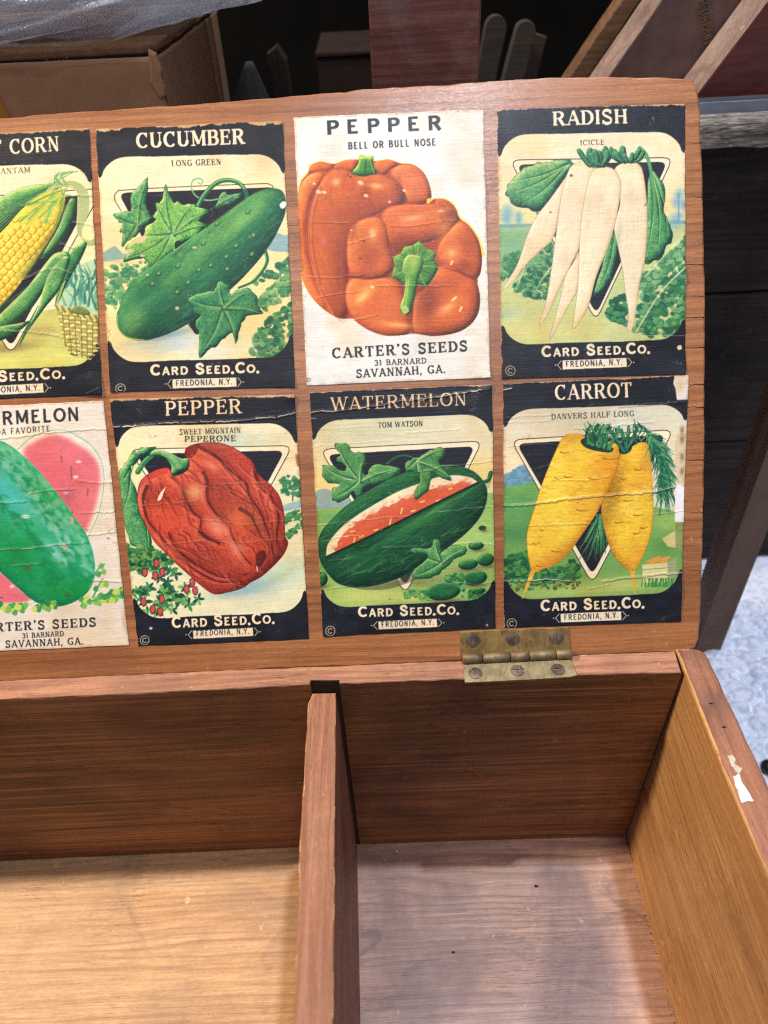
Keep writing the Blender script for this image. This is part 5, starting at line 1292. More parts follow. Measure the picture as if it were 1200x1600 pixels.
def art_florida():
    a = Art([(-460, 146), (602, 97), (750, 1520), (-281, 1565)], 18)
    paper(a, (226, 214, 196))
    PK = (224, 104, 116)
    half = [(100, 385), (160, 330), (230, 290), (310, 270), (390, 275), (450, 305), (520, 350), (575, 420), (602, 510), (600, 620), (570, 760), (510, 895), (450, 900), (200, 600)]
    m = a.fill(half, (236, 224, 202))
    a.fill([(140, 400), (190, 345), (270, 305), (350, 300), (430, 340), (520, 400), (575, 480), (578, 600), (545, 740), (500, 850), (450, 870), (220, 580)], PK, soft=16, a=.95)
    a.spray((360, 540), 140, 120, 40, (214, 84, 104), .5, m, grain=.6)
    a.stroke(half[:12], 5, 4, (70, 180, 170), .9)
    for p in [[(355, 420), (362, 455)], [(412, 480), (418, 550)], [(512, 610), (508, 650)], [(420, 740), (422, 800)]]: a.stroke(p, 12, 6, (120, 84, 60), .7, False)
    for x, y in [(456, 452), (385, 634), (440, 540)]: a.spray((x, y), 16, 9, 0, (246, 222, 196), .9, pw=2)
    a.spray((400, 650), 36, 50, 0, (150, 90, 140), .45, m)
    low = [(-330, 1180), (-200, 1080), (0, 1080), (120, 1180), (210, 1265), (100, 1290), (-100, 1300), (-280, 1280)]
    ml = a.fill(low, (238, 226, 206)); a.fill([(-300, 1180), (-180, 1090), (0, 1095), (110, 1190), (180, 1255), (0, 1275), (-250, 1260)], PK, soft=10)
    a.stroke([(-280, 1285), (-100, 1306), (100, 1295), (210, 1266)], 4, 4, (60, 180, 170), .9)
    a.spray((70, 1175), 14, 10, 0, (246, 214, 190), .9, pw=2); a.stroke([(-5, 1240), (20, 1243)], 8, 4, (90, 50, 50), .8, False)
    mel = [(-420, 700), (-380, 520), (-250, 380), (-100, 325), (0, 330), (80, 372), (200, 480), (320, 620), (430, 770), (510, 890), (550, 1030), (545, 1140), (500, 1220), (400, 1280), (300, 1292), (200, 1262), (100, 1180), (0, 1090), (-130, 985), (-290, 860), (-390, 780)]
    m = a.vol(mel, [(0, 110, 70), (10, 146, 84), (40, 170, 104), (90, 190, 130)], l=(.3, -.7), r=70, k=.45, bias=.3, dome=.3, noise=.05)
    a.spray((60, 620), 360, 90, 48, (110, 196, 190), .6, m, grain=.3); a.spray((0, 640), 150, 110, 50, (60, 190, 200), .6, m); a.spray((60, 1020), 250, 80, 30, (10, 150, 76), .6, m); a.spray((320, 980), 90, 30, 55, (180, 214, 220), .7, m); a.spray((380, 1180), 200, 60, 10, (20, 160, 70), .6, m)
    rg = np.random.default_rng(6)
    for band, q in [([(-150, 350), (60, 480), (250, 700), (380, 900), (450, 1150)], (20, 140, 84)), ([(-300, 480), (-60, 620), (120, 800), (260, 980), (330, 1200)], (16, 136, 80)), ([(0, 345), (200, 520), (360, 740), (470, 930), (520, 1100)], (110, 190, 150)), ([(-330, 640), (-150, 760), (50, 930), (200, 1150)], (20, 140, 80)), ([(-60, 380), (120, 560), (300, 800), (400, 1000)], (130, 196, 170))]:
        P = catmull(band, False, 9)
        for p in P: 
            for _ in range(3): a.spray(p + rg.normal(0, 20, 2), rg.uniform(10, 36), rg.uniform(7, 18), rg.uniform(20, 80), q, .55, m, pw=2)
    a.stroke([(80, 372), (200, 480), (320, 620), (430, 770), (510, 890), (550, 1030), (545, 1140)], 5, 4, (70, 190, 180), .8)
    for x, y in [(148, 770)]: a.spray((x, y), 26, 12, 5, (226, 224, 216), .95, pw=2); a.stroke([(130, 770), (165, 772)], 4, 3, (60, 60, 60), .8, False)
    for x, y, r in [(90, 812, 14), (72, 856, 12), (376, 940, 10), (372, 985, 12), (80, 1040, 10), (160, 1070, 24), (352, 795, 9), (5, 1050, 9), (395, 1225, 20), (360, 1040, 12)]: a.spray((x, y), r, r * .7, 30, (96, 84, 56), .75, pw=2, grain=.6)
    for x, y in [(418, 790), (376, 942)]: a.fill([(x - 8, y - 18), (x + 8, y - 12), (x + 12, y + 14), (x - 6, y + 20)], (206, 160, 130), a=.9)
    for i in range(120):
        x = rg.uniform(-200, 740)
        y = (1300 if x < 420 else 1290 - (x - 420) * .25) + rg.normal(0, 16)
        if x > 550 and x < 620 and rg.random() < .5: y -= rg.uniform(20, 200)
        if 330 < x < 470: continue
        a.fill([(x - 16, y), (x, y - 20), (x + 18, y - 12), (x + 10, y + 14), (x - 8, y + 10)], [(60, 160, 80), (120, 190, 80), (206, 214, 90), (40, 140, 80)][i % 4], a=.9)
    for p in [[(520, 1190), (560, 1090), (610, 1045)], [(540, 1240), (580, 1160), (600, 1130)], [(540, 1260), (640, 1230), (720, 1240)]]: a.stroke(p, 12, 6, (70, 160, 90), .9)
    k = (48, 48, 52)
    a.text('WATERMELON', (-300, 258), (472, 214), 80, (.2, .165, 0, 0, .1), k)
    a.text('FLORIDA FAVORITE', (-160, 309), (300, 277), 36, (.15, .13, 0, 0, .2), (66, 66, 70))
    a.text("CARTER'S SEEDS", (-136, 1446), (570, 1408), 52, (.23, .12, .15, .05, .16), k)
    a.text('31 BARNARD', (132, 1478), (376, 1464), 30, SLAB2, k)
    a.text('SAVANNAH, GA.', (34, 1533), (490, 1512), 42, SLAB2, k)
    for c in [[(0, 318), (160, 300), (300, 282), (480, 268), (640, 262)], [(170, 636), (300, 618), (430, 612)], [(0, 690), (150, 684)], [(440, 560), (560, 575), (660, 572)], [(0, 960), (200, 955), (340, 930), (510, 920)], [(80, 1055), (240, 1040)], [(510, 880), (680, 860)], [(540, 1140), (720, 1150)], [(470, 750), (680, 740)]]: a.crease(c, .2, 5, .7)
    a.spray((720, 1370), 14, 60, 0, (170, 130, 90), .5)
    return a

# ------------------------------------------------------------------ ground, wall
def fluff(t):
    n = t.noise(t.coords((180,) * 3), 1, 5, .6)
    n2 = t.noise(t.coords((30,) * 3), 1, 4, .6)
    c = t.mix(t.ramp(n, .3, .55), srgb(178, 188, 210), srgb(226, 230, 242))
    c = t.mix(t.math('MULTIPLY', t.ramp(n2, .6, .7), .35), c, srgb(150, 162, 190))
    t.bump(n, .25, .003)
    return t.set(Base_Color=c, Roughness=.85, Specular_IOR_Level=.2)


M['ground'] = fluff(NT('white_crumbly_ground'))
rng = np.random.default_rng(5)
nx, ny = 420, 460
gx, gy = np.meshgrid(np.linspace(20, 300, nx), np.linspace(-80, 226, ny))
gz = np.zeros_like(gx)
for _ in range(5200):       # a crust of small pale crumbs
    r = rng.choice([rng.uniform(1.2, 2.6), rng.uniform(2.5, 5.0), rng.uniform(4.5, 7.5)], p=[.5, .36, .14])
    cx, cy = rng.uniform(20, 300), rng.uniform(-80, 215)
    i0, i1 = np.searchsorted(gy[:, 0], (cy - r, cy + r)); j0, j1 = np.searchsorted(gx[0], (cx - r, cx + r))
    if i1 <= i0 or j1 <= j0: continue
    d2 = ((gx[i0:i1, j0:j1] - cx) / rng.uniform(.75, 1.2)) ** 2 + (gy[i0:i1, j0:j1] - cy) ** 2
    hh = np.sqrt(np.clip(r * r - d2, 0, None)) * rng.uniform(.45, .8)
    gz[i0:i1, j0:j1] = np.maximum(gz[i0:i1, j0:j1], hh + rng.uniform(-.5, .5) * (hh > 0))
gz = gz - 1.6 + .5 * vnoise(ny, nx, 3, 3, rng) + 1.2 * vnoise(ny, nx, 24, 28, rng)
edge = np.clip((198 - gy + 6 * vnoise(ny, nx, 14, 14, rng)) / 14, 0, 1)
fall = np.minimum(1, np.minimum((gx - 20) / 30, np.minimum((300 - gx) / 30, (gy + 80) / 30)))
gz = -171 + np.clip(fall, 0, 1) * (3.5 + edge * gz * 1.25)
far = 3000.0
me = grid_mesh('ground', gx * MM, gy * MM, gz * MM)
bm = bmesh.new(); bm.from_mesh(me)
q = [bm.verts.new((x * MM, y * MM, -.172)) for x, y in ((-far, -far), (far, -far), (far, far), (-far, far))]
bm.faces.new(q); bm.to_mesh(me); bm.free()
tag(link('ground', me, mats=[M['ground']]), kind='structure')

M['wall'] = plain('near_black_backdrop', (.004, .0035, .003, 1), 1, 0, .6, 20, .1, 0.05)  # added backdrop; its near-black colour stands in for the dark void's shade
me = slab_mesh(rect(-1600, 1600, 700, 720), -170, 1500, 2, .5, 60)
tag(link('wall', me, mats=[M['wall']]), 'near-black wall behind the boxes, coloured to stand in for deep shade', 'wall')

# ------------------------------------------------------------------ the box
ANG = math.radians(34.96)
LIDM = Matrix(((1, 0, 0, 0), (0, math.sin(ANG), -math.cos(ANG), 10.31 * MM), (0, math.cos(ANG), math.sin(ANG), 0), (0, 0, 0, 1)))
box = tag(empty('seed_box', (-.2, -.12, -.167)), 'old wooden seed display box with its packet covered lid standing open', 'wooden box')
XL = -490          # inner face of the left end
YF = -252          # inner face of the front

# back wall with the groove the divider slides in
out = [(XL, 0), (-169.6, -.4), (-169.4, 2.0), (-156.4, 1.4), (-156.4, -.3), (-120, -.8), (-80, -1.4), (-40, -2.1), (-20, -2.7), (-1.2, -3.6), (-.5, 9.0), (-100, 9.4), (-200, 10.2), (XL, 11.0)]
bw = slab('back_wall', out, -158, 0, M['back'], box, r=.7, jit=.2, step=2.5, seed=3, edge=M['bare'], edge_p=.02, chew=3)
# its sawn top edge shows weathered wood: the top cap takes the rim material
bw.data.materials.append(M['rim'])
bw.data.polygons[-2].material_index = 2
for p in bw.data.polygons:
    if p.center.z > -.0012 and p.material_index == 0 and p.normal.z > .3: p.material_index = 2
# groove walls, painted darker for the shade in the recess
bw.data.materials.append(M['groove'])
for p in bw.data.polygons:
    c = p.center
    if -.1697 < c.x < -.1561 and c.y > -.00025 and c.y < .004 and abs(p.normal.z) < .7: p.material_index = 3

rc = [(13.6 - 7 + 7 * math.cos(t), 10.2 - 6 + 6 * math.sin(t)) for t in np.linspace(0, math.pi / 2, 7)]
out = [(-.4, YF - 13), (14.0, YF - 13), (14.1, -60)] + rc + [(0.4, 10.2), (.2, -6), (-1.0, -50)]
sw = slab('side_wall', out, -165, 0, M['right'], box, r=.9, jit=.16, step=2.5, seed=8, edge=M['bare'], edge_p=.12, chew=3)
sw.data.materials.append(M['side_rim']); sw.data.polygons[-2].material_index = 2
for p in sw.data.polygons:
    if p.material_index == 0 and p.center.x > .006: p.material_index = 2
slab('side_wall', rect(XL - 13, XL, YF - 13, 11), -165, 0, M['right'], box, seed=9)
slab('front_wall', rect(XL + .3, -.6, YF - 13, YF), -158, -60, M['back'], box, seed=10)

out = [(-168.0, YF + .5), (-155.6, YF + .5), (-155.7, -150), (-156.6, -80), (-158.1, -3.4), (-168.9, -3.0), (-170.6, -9), (-170.4, -80), (-168.4, -140)]
dv = slab('divider', out, -154.6, -2.4, M['divider'], box, r=.55, jit=.16, step=2.2, seed=12, edge=M['bare'], edge_p=.3, rough_edge=.7, chew=3)  # bare worn arris; its bright share also paints the warm-lit edge line
for v in dv.data.vertices:      # the back end of the divider is planed away towards the top
    if v.co.y > -.0125 and v.co.z > -.01: v.co.z -= .0006
M['divider_shade_side'] = wood('divider_shade_wood', srgb(150, 106, 86), srgb(116, 76, 62), 1, .55, srgb(58, 40, 52), .7, 16, .6, (4, 110), .4, off=15.2)
dv.data.materials.append(M['divider_shade_side'])  # shaded copy of the divider wood for the face away from the lamp
for p in dv.data.polygons:
    if p.normal.x > .8 and p.material_index == 0: p.material_index = 2

fr = slab('floor_board', rect(-163, -.2, YF + .3, -.15), -165, -154.9, M['floor_stained_cool'], box, r=.2, jit=0, seed=13)
fl = slab('floor_board', rect(XL + .3, -163.2, YF + .3, -.15), -165, -154.9, M['floor_tan'], box, r=.2, jit=0, seed=14)
fl['label'] = 'tan floor of the left compartment'; fr['label'] = 'stained floor of the right compartment, tinted pink for its cooler light'

# lid
edge_pts = [(XL - 13, -.6), (-200, -.9), (-60, -1.6), (6, -2.0), (10, -.8), (11.6, 4), (13.2, 33), (15.2, 92), (16.0, 163), (15.4, 216), (14.6, 244), (13.6, 250), (11.0, 253.2), (5, 254.0), (-20, 255.8), (-53, 256.8), (-80, 256.6), (-130, 256.0), (-166, 254.7), (-210, 253.5), (-263, 252.7), (-292, 252.0), (XL - 13, 251)]
lid = slab('lid', edge_pts, -13, 0, M['lid'], box, LIDM, r=.9, jit=.22, step=2.5, seed=21, edge=M['bare'], edge_p=.02)

# weather checks in the end grain side of the lid and small nail holes: thin dark slots cut as wedges
M['dark'] = plain('dark_gap', (.012, .008, .006, 1), .9)


def crack(pts, w):
    P = np.array(pts, float); V = []; F = []
    n = len(P)
    for i, p in enumerate(P):
        ww = w * (1 - .8 * i / (n - 1))
        V += [(p[0], p[1] - ww / 2, 0.03), (p[0], p[1] + ww / 2, 0.03), (p[0], p[1], -.6)]
    for i in range(n - 1):
        a = 3 * i; F.append((a, a + 3, a + 4, a + 1))
    me = bpy.data.meshes.new('check'); me.from_pydata((np.array(V) * MM).tolist(), [], F)
    return me


for s_, x0, w in ((174, -1, .45), (151, 5, .5), (137.5, 6, .5), (121, 5.5, .55), (111, 6, .5), (87, 7, .5), (203, 9, .4), (226, 8, .35), (63, 7.5, .4), (36, 7, .35), (160, 9, .3)):
    pts = [(15.4 - (15.4 - x0) * t, s_ + random.uniform(-.25, .25) + .4 * t) for t in np.linspace(0, 1, 6)]
    link('grain_check', crack(pts, w), lid, LIDM, [M['dark']])

# flaked white paint and nail holes on the right rim
M['white_paint'] = plain('flaked_white_paint', srgb(232, 230, 222), .5, 0, .12, 300, .1)
M['grey_paint'] = plain('dirty_flaked_paint', srgb(196, 190, 166), .7, 0, .5, 900, .5)
slab('paint_fleck', [(2.0, -54.6), (4.6, -54.2), (4.4, -58), (5.0, -61), (5.6, -65.4), (3.4, -65.2), (.9, -66), (1.0, -60)], -.1, .14, M['white_paint'], sw, r=.06, jit=.4, step=.8, seed=3)
slab('paint_fleck', [(3.2, -45.6), (5.0, -45.4), (6.0, -47.5), (5.2, -49), (7.0, -51), (5.6, -53), (4.5, -54.2), (3.2, -53), (2.8, -50)], -.1, .10, M['grey_paint'], sw, r=.05, jit=.6, step=.6, seed=4)
for x, y in ((5.6, -20.5), (6.7, -32.4)):
    slab('nail_hole', [(x + 1.0 * math.cos(t), y + .5 * math.sin(t)) for t in np.linspace(0, 6.28, 12)[:-1]], -.4, .03, M['dark'], sw, r=.02, jit=.08, step=.3)

# ------------------------------------------------------------------ brass hinge
def brass(name, c1, c2, c3):
    t = NT(name)
    n = t.noise(t.coords((160, 160, 160)), 1, 6, .65); n2 = t.noise(t.coords((700, 200, 700)), 1, 4, .6)
    c = t.mix(t.ramp(n, .38, .62), c1, c2)
    c = t.mix(t.math('MULTIPLY', t.ramp(n2, .56, .7), .7), c, c3)
    t.bump(n2, .25, .0004)
    t.put(t.b.inputs['Roughness'], t.math('ADD', t.math('MULTIPLY', n, .4), .42))
    return t.set(Base_Color=c, Metallic=.6)


M['brass'] = brass('tarnished_brass', srgb(166, 138, 84), srgb(122, 100, 62), srgb(84, 70, 50))
M['barrel'] = brass('dark_worn_brass', srgb(146, 126, 92), srgb(100, 86, 70), srgb(64, 54, 48))
M['brass_grey'] = brass('dull_grey_brass', srgb(164, 150, 112), srgb(132, 120, 90), srgb(92, 84, 70))
M['screw'] = brass('rusty_screw_head', srgb(128, 112, 100), srgb(84, 70, 64), srgb(58, 44, 38))
BZ = 1.9; BY = 8.5; R0 = 2.4


def knuckle(x0, x1, r, parent, mat):
    bm = bmesh.new(); n = 20; rows = []
    for x, rr in ((x0, r - .4), (x0 + .3, r), (x1 - .3, r), (x1, r - .4)):
        rows.append([bm.verts.new((x * MM, (BY + rr * math.cos(t)) * MM, (BZ + rr * math.sin(t)) * MM)) for t in np.linspace(0, 2 * math.pi, n + 1)[:-1]])
    for a, b in zip(rows, rows[1:]):
        for i in range(n): bm.faces.new((a[i], a[(i + 1) % n], b[(i + 1) % n], b[i])).smooth = True
    bm.faces.new(rows[0][::-1]); bm.faces.new(rows[-1])
    bmesh.ops.recalc_face_normals(bm, faces=bm.faces)
    me = bpy.data.meshes.new('knuckle'); bm.to_mesh(me); bm.free()
    return link('knuckle', me, parent, None, [mat])


def screw(x, y, ang, zz, parent, Mx, mat):
    """countersunk slotted screw head: two half discs with the slot between them over a base disc"""
    bm = bmesh.new(); r = 3.2; w = .38
    n = 12
    for sgn in (1, -1):
        a0 = math.asin(w / r)
        arc_ = [(r * math.cos(t), r * math.sin(t)) for t in np.linspace(a0, math.pi - a0, n)]
        top = []; bot = []; dome = []
        for (px, py) in arc_:
            px *= sgn; py *= sgn
            bot.append(bm.verts.new((px, py, 0))); top.append(bm.verts.new((px * .96, py * .96, .28)))
            f = .55; dome.append(bm.verts.new((px * f, max(abs(py) * f, w) * sgn, .5)))
        for i in range(n - 1):
            bm.faces.new((bot[i], bot[i + 1], top[i + 1], top[i])); bm.faces.new((top[i], top[i + 1], dome[i + 1], dome[i]))
        bm.faces.new(dome); bm.faces.new((bot[0], top[0], dome[0], dome[-1], top[-1], bot[-1]))
    bv = [bm.verts.new((r * math.cos(t), r * math.sin(t), -.12)) for t in np.linspace(0, 2 * math.pi, 25)[:-1]]
    bm.faces.new(bv)
    bmesh.ops.recalc_face_normals(bm, faces=bm.faces)
    rot = Matrix.Rotation(ang, 4, 'Z')
    bmesh.ops.transform(bm, matrix=Matrix.Translation((x * MM, y * MM, zz * MM)) @ rot @ Matrix.Scale(MM, 4), verts=bm.verts)
    me = bpy.data.meshes.new('screw'); bm.to_mesh(me); bm.free()
    return link('screw', me, parent, Mx, [mat])


hinge = knuckle(-99.2, -90.2, R0, box, M['barrel']); hinge.name = 'hinge'
for i, (x0, x1) in enumerate(((-90.0, -77.4), (-77.2, -68.6), (-68.4, -56.2), (-56.0, -48.6))):
    knuckle(x0, x1, R0 + (.05 if i % 2 else -.03), hinge, M['barrel'])
slab('leaf', [(-99.9, 1.9), (-49.0, 1.9), (-49.4, 12.7), (-99.7, 13.0)], -.4, .75, M['brass'], hinge, LIDM, r=.3, jit=.05, step=3, seed=5)
slab('leaf', [(-99.2, 7.2), (-49.5, 6.9), (-48.4, -2.6), (-52, -3.4), (-70, -3.8), (-99.4, -3.7)], -.4, .75, M['brass_grey'], hinge, None, r=.3, jit=.05, step=3, seed=6)
for (x, y), an in zip(((-94.0, 8.7), (-75.3, 8.5), (-55.3, 8.1)), (.85, .6, 1.6)): screw(x, y, an, .78, hinge, LIDM, M['screw'])
for (x, y), an in zip(((-94.2, 1.0), (-74.9, 1.3), (-56.4, .9)), (-.9, -.12, .1)): screw(x, y, an, .78, hinge, None, M['screw'])

# ------------------------------------------------------------------ printed packets glued to the lid
t = NT('printed_paper')
at = t.n('ShaderNodeAttribute', {'attribute_name': 'print'}).outputs['Color']
st = t.noise(t.coords((26, 1100, 26)), 1, 4, .65); st2 = t.noise(t.coords((500, 500, 500)), 1, 3, .6)
st3 = t.noise(t.coords((40, 60, 40)), 1, 4, .6)
t.bump(t.math('ADD', st, t.math('MULTIPLY', st2, .25)), .22, .0003)
t.put(t.b.inputs['Roughness'], t.math('ADD', t.math('MULTIPLY', st3, .3), .24))
M['print'] = t.set(Base_Color=at, Specular_IOR_Level=.4)
PACK = [
 ('cucumber', [(-250.1, 244.9), (-168.1, 244.2), (-169.4, 128.9), (-253.1, 130.8)], 'black bordered packet printed with a long green cucumber'),
 ('bell', [(-163.1, 245.6), (-80.1, 244.7), (-81.3, 128.8), (-164.1, 129.3)], 'white packet printed with two orange bell peppers'),
 ('radish', [(-74.2, 244.2), (7.9, 242.9), (6.6, 126.0), (-76.1, 128.0)], 'black bordered packet printed with white icicle radishes'),
 ('peperone', [(-253.5, 127.6), (-169.8, 125.6), (-169.9, 12.9), (-249.7, 13.3)], 'black bordered packet printed with one wrinkled red pepper'),
 ('watermelon', [(-163.0, 126.2), (-80.7, 125.8), (-82.9, 13.6), (-163.3, 13.7)], 'black bordered packet printed with a cut dark green watermelon'),
 ('carrot', [(-75.5, 125.8), (7.9, 125.5), (2.9, 12.6), (-79.1, 13.7)], 'torn black bordered packet printed with two yellow carrots'),
 ('corn', [(-336, 245.4), (-253.0, 245.1), (-256.9, 129.7), (-340, 130.8)], 'black bordered packet printed with an ear of sweet corn and a basket'),
 ('florida', [(-339.5, 127.4), (-256.5, 127.1), (-254.0, 13.9), (-337, 14.3)], 'white packet printed with a bright green watermelon and pink halves'),
]
for i, (n, q, lab) in enumerate(PACK):
    card_mesh('seed_packet', q, globals()['art_' + n](), lid, LIDM, M['print'], lab, 1.25, seed=i)

# ------------------------------------------------------------------ grit in the box
bm = bmesh.new(); rg = np.random.default_rng(12)
G = [(-327.8, -14.2, .5), (-74.7, -21.4, .5), (-134.9, -5.4, .7), (-142, -10, .4)] + [(rg.uniform(-150, -8), rg.uniform(-95, -4), rg.uniform(.12, .34)) for _ in range(46)] + [(rg.uniform(-330, -175), rg.uniform(-95, -6), rg.uniform(.1, .3)) for _ in range(34)]
for x, y, r in G:
    m4 = Matrix.Translation((x * MM, y * MM, (-154.9 + r * .4) * MM)) @ Matrix.Rotation(rg.uniform(0, 6), 4, 'Z')
    bmesh.ops.create_icosphere(bm, subdivisions=1, radius=r * MM, matrix=m4 @ Matrix.Diagonal((1.3, .8, .6, 1)))
me = bpy.data.meshes.new('grit'); bm.to_mesh(me); bm.free()
M['grit'] = plain('pale_grit', srgb(214, 206, 200), .7)
tag(link('grit', me, mats=[M['grit']]), 'tiny pale specks of grit scattered on the floor of the box', 'grit', kind='stuff')
bm = bmesh.new()
for k in range(230):
    side = k % 4; t_ = rg.random() ** 1.0
    x, y = [(-155 + 153 * t_, -.8 - abs(rg.normal(0, 1.1))), (-1.2 - abs(rg.normal(0, 1.0)), -2 - 110 * t_), (-330 + 155 * t_, -.8 - abs(rg.normal(0, 1.1))), (rg.uniform(-330, -8), rg.uniform(-105, -6))][side]
    if -172 < x < -154: continue
    r = rg.uniform(.08, .3) if side < 3 else rg.uniform(.06, .18)
    bmesh.ops.create_icosphere(bm, subdivisions=1, radius=r * MM, matrix=Matrix.Translation((x * MM, y * MM, (-154.9 + r * .3) * MM)) @ Matrix.Rotation(rg.uniform(0, 6), 4, 'Z') @ Matrix.Diagonal((rg.uniform(1, 2.6), .8, .5, 1)))
me = bpy.data.meshes.new('dirt'); bm.to_mesh(me); bm.free()
M['dirt'] = plain('dark_dirt', srgb(52, 40, 34), .9)
tag(link('dirt', me, mats=[M['dirt']]), 'fine dark dirt gathered along the corners of the box floor', 'dirt', kind='stuff')
M['crumb'] = plain('dark_crumb', srgb(40, 32, 32), .8)
for i, (x, y, r, lab) in enumerate(((-57.5, -28.8, .8, 'dark crumb of dirt in the middle of the right compartment floor'), (-107.3, -60.4, .6, 'dark crumb of dirt on the stained floor close to the divider'),)):
    bm = bmesh.new(); bmesh.ops.create_icosphere(bm, subdivisions=2, radius=r * MM)
    for v in bm.verts: v.co *= 1 + rg.uniform(-.35, .35)
    bmesh.ops.scale(bm, vec=(1.3, .9, .6), verts=bm.verts)
    me = bpy.data.meshes.new('crumb'); bm.to_mesh(me); bm.free()
    tag(link('crumb', me, None, Matrix.Translation((x * MM, y * MM, (-154.9 + .5 * r) * MM)), [M['crumb']]), lab, 'crumb', 'dark crumbs in the box')

# ------------------------------------------------------------------ things behind the box
M['carton'] = plain('carton_board', srgb(150, 116, 90), .85, 0, .22, 60, .15, .2)
M['carton_dark'] = plain('carton_edge', srgb(120, 90, 66), .9, 0, .4, 200, .3, .2)
M['tape'] = plain('brown_tape', srgb(150, 104, 48), .35, 0, .1, 30, .05)
ct = tag(empty('cardboard_box', (-.32, .28, -.17)), 'plain brown cardboard box behind the lid, under the plastic bag', 'cardboard box')
FX = Matrix(((1, 0, 0, 0), (0, 0, -1, 0), (0, 1, 0, 0), (0, 0, 0, 1)))     # local x,y,z -> world x,z,-y : upright boards facing the viewer


def upright(name, outline, y_front, thick, mat, parent=None, **k):
    """a board whose face is the outline in world X/Z, front face at y_front, going back by thick"""
    return slab(name, outline, -y_front - thick, -y_front, mat, parent, FX, **k)


upright('front_panel', [(-430, -170), (-224, -170), (-226.4, 219), (-228, 221.6), (-430, 223)], 187, 4, M['carton'], ct, r=1.5, jit=.4, step=12, seed=2)
slab('side_panel', rect(-229, -225, 192, 365), -170, 221, M['carton'], ct, r=1, jit=.3, step=12, seed=3)
slab('side_panel', rect(-430, -426, 192, 365), -170, 221, M['carton'], ct, r=1, jit=.3, step=12, seed=3)
slab('flap', [(-429, 190.5), (-229, 190), (-226, 197), (-225, 292), (-430, 292)], 222.6, 226, M['carton_dark'], ct, r=.9, jit=.7, step=7, seed=4)
slab('flap', rect(-430, -225, 294, 366), 222.4, 225.4, M['carton'], ct, r=.9, jit=.5, step=9, seed=5)
upright('corner_fold', [(-231, 212), (-228, 205), (-225.5, 206), (-224.6, 216), (-226, 223), (-229, 224.5)], 185.5, 5, M['carton'], ct, r=1.2, jit=.4, step=3, seed=6)
upright('tape_strip', [(-430, 60), (-306, 60), (-300.5, 196), (-303, 212), (-312, 221), (-430, 221)], 186.6, .6, M['tape'], ct, r=.2, jit=.2, step=8, seed=7)

# plastic bag lying on the carton
t = NT('clear_plastic_film')
n = t.noise(t.coords((60, 60, 60)), 1, 6, .6, 1.5)
t.bump(n, .9, .006)
M['film'] = t.set(Base_Color=srgb(206, 212, 226), Roughness=.16, Alpha=.38, Specular_IOR_Level=.6)
M['film'].surface_render_method = 'BLENDED' if hasattr(M['film'], 'surface_render_method') else None
M['fill_white'] = plain('white_wadding', srgb(228, 232, 240), .7, 0, .12, 40, .3)


def pillow(name, c, rad, mat, parent, seed, amp, p=2.6, n=(96, 160), rot=0.0, sag=0.0):
    r = np.random.default_rng(seed); nv, nu = n
    v = np.linspace(-math.pi / 2, math.pi / 2, nv)[:, None]; u = np.linspace(0, 2 * math.pi, nu)[None]
    sp = lambda a: np.sign(a) * np.abs(a) ** (2 / p)
    x = sp(np.cos(v)) * sp(np.cos(u)); y = sp(np.cos(v)) * sp(np.sin(u)); z = sp(np.sin(v)) + 0 * u
    W = np.zeros((nv, nu))
    for cs, a in ((26, 1), (13, .7), (7, .45), (3.5, .2)):
        w = vnoise(nv, nu, cs, cs * 1.6, r); w[:, -1] = w[:, 0]
        W += a * (1 - 2.2 * np.abs(w))
    k = np.minimum(1, np.minimum(u, 2 * math.pi - u) / .3)
    W = 1 + amp * W * k
    X = c[0] + rad[0] * x * W; Y = c[1] + rad[1] * y * W; Z = c[2] + rad[2] * z * W - sag * (x > 0) * x ** 2
    ca, sa = math.cos(rot), math.sin(rot)
    dx, dz = X - c[0], Z - c[2]; X = c[0] + dx * ca - dz * sa; Z = c[2] + dx * sa + dz * ca
    return link(name, grid_mesh(name, X * MM, Y * MM, Z * MM), parent, None, [mat])


bag = tag(empty('plastic_bag', (-.3, .27, .226)), 'crumpled clear plastic bag holding white wadding, lying on the cardboard box', 'plastic bag')
pillow('film', (-305, 262, 268), (122, 78, 40), M['film'], bag, 3, .085, 2.9, rot=.02)
pillow('film', (-252, 250, 254), (100, 66, 26), M['film'], bag, 8, .12, 2.7, rot=.16)
pillow('wadding', (-330, 262, 265), (88, 52, 28), M['fill_white'], bag, 5, .05, 2.5)

# upright reddish brown board straight behind the lid
M['redboard'] = wood('red_brown_board', srgb(134, 88, 78), srgb(96, 56, 48), 0, .45, srgb(138, 118, 118), .7, 26, .4, (6, 140), .3, saw=.0, off=11, fibre=.3)
M['redboard_edge'] = wood('red_board_edge', srgb(120, 84, 60), srgb(80, 50, 34), 0, .6, None, off=12)
rb = upright('wooden_board', [(-128.5, -170), (-73.5, -170), (-75.0, 240), (-74.4, 420), (-127.6, 420)], 208, 20, M['redboard'], r=.9, jit=.2, step=10, seed=31, edge=M['redboard_edge'], edge_p=.5)
tag(rb, 'upright reddish brown board standing straight behind the middle of the lid', 'board')

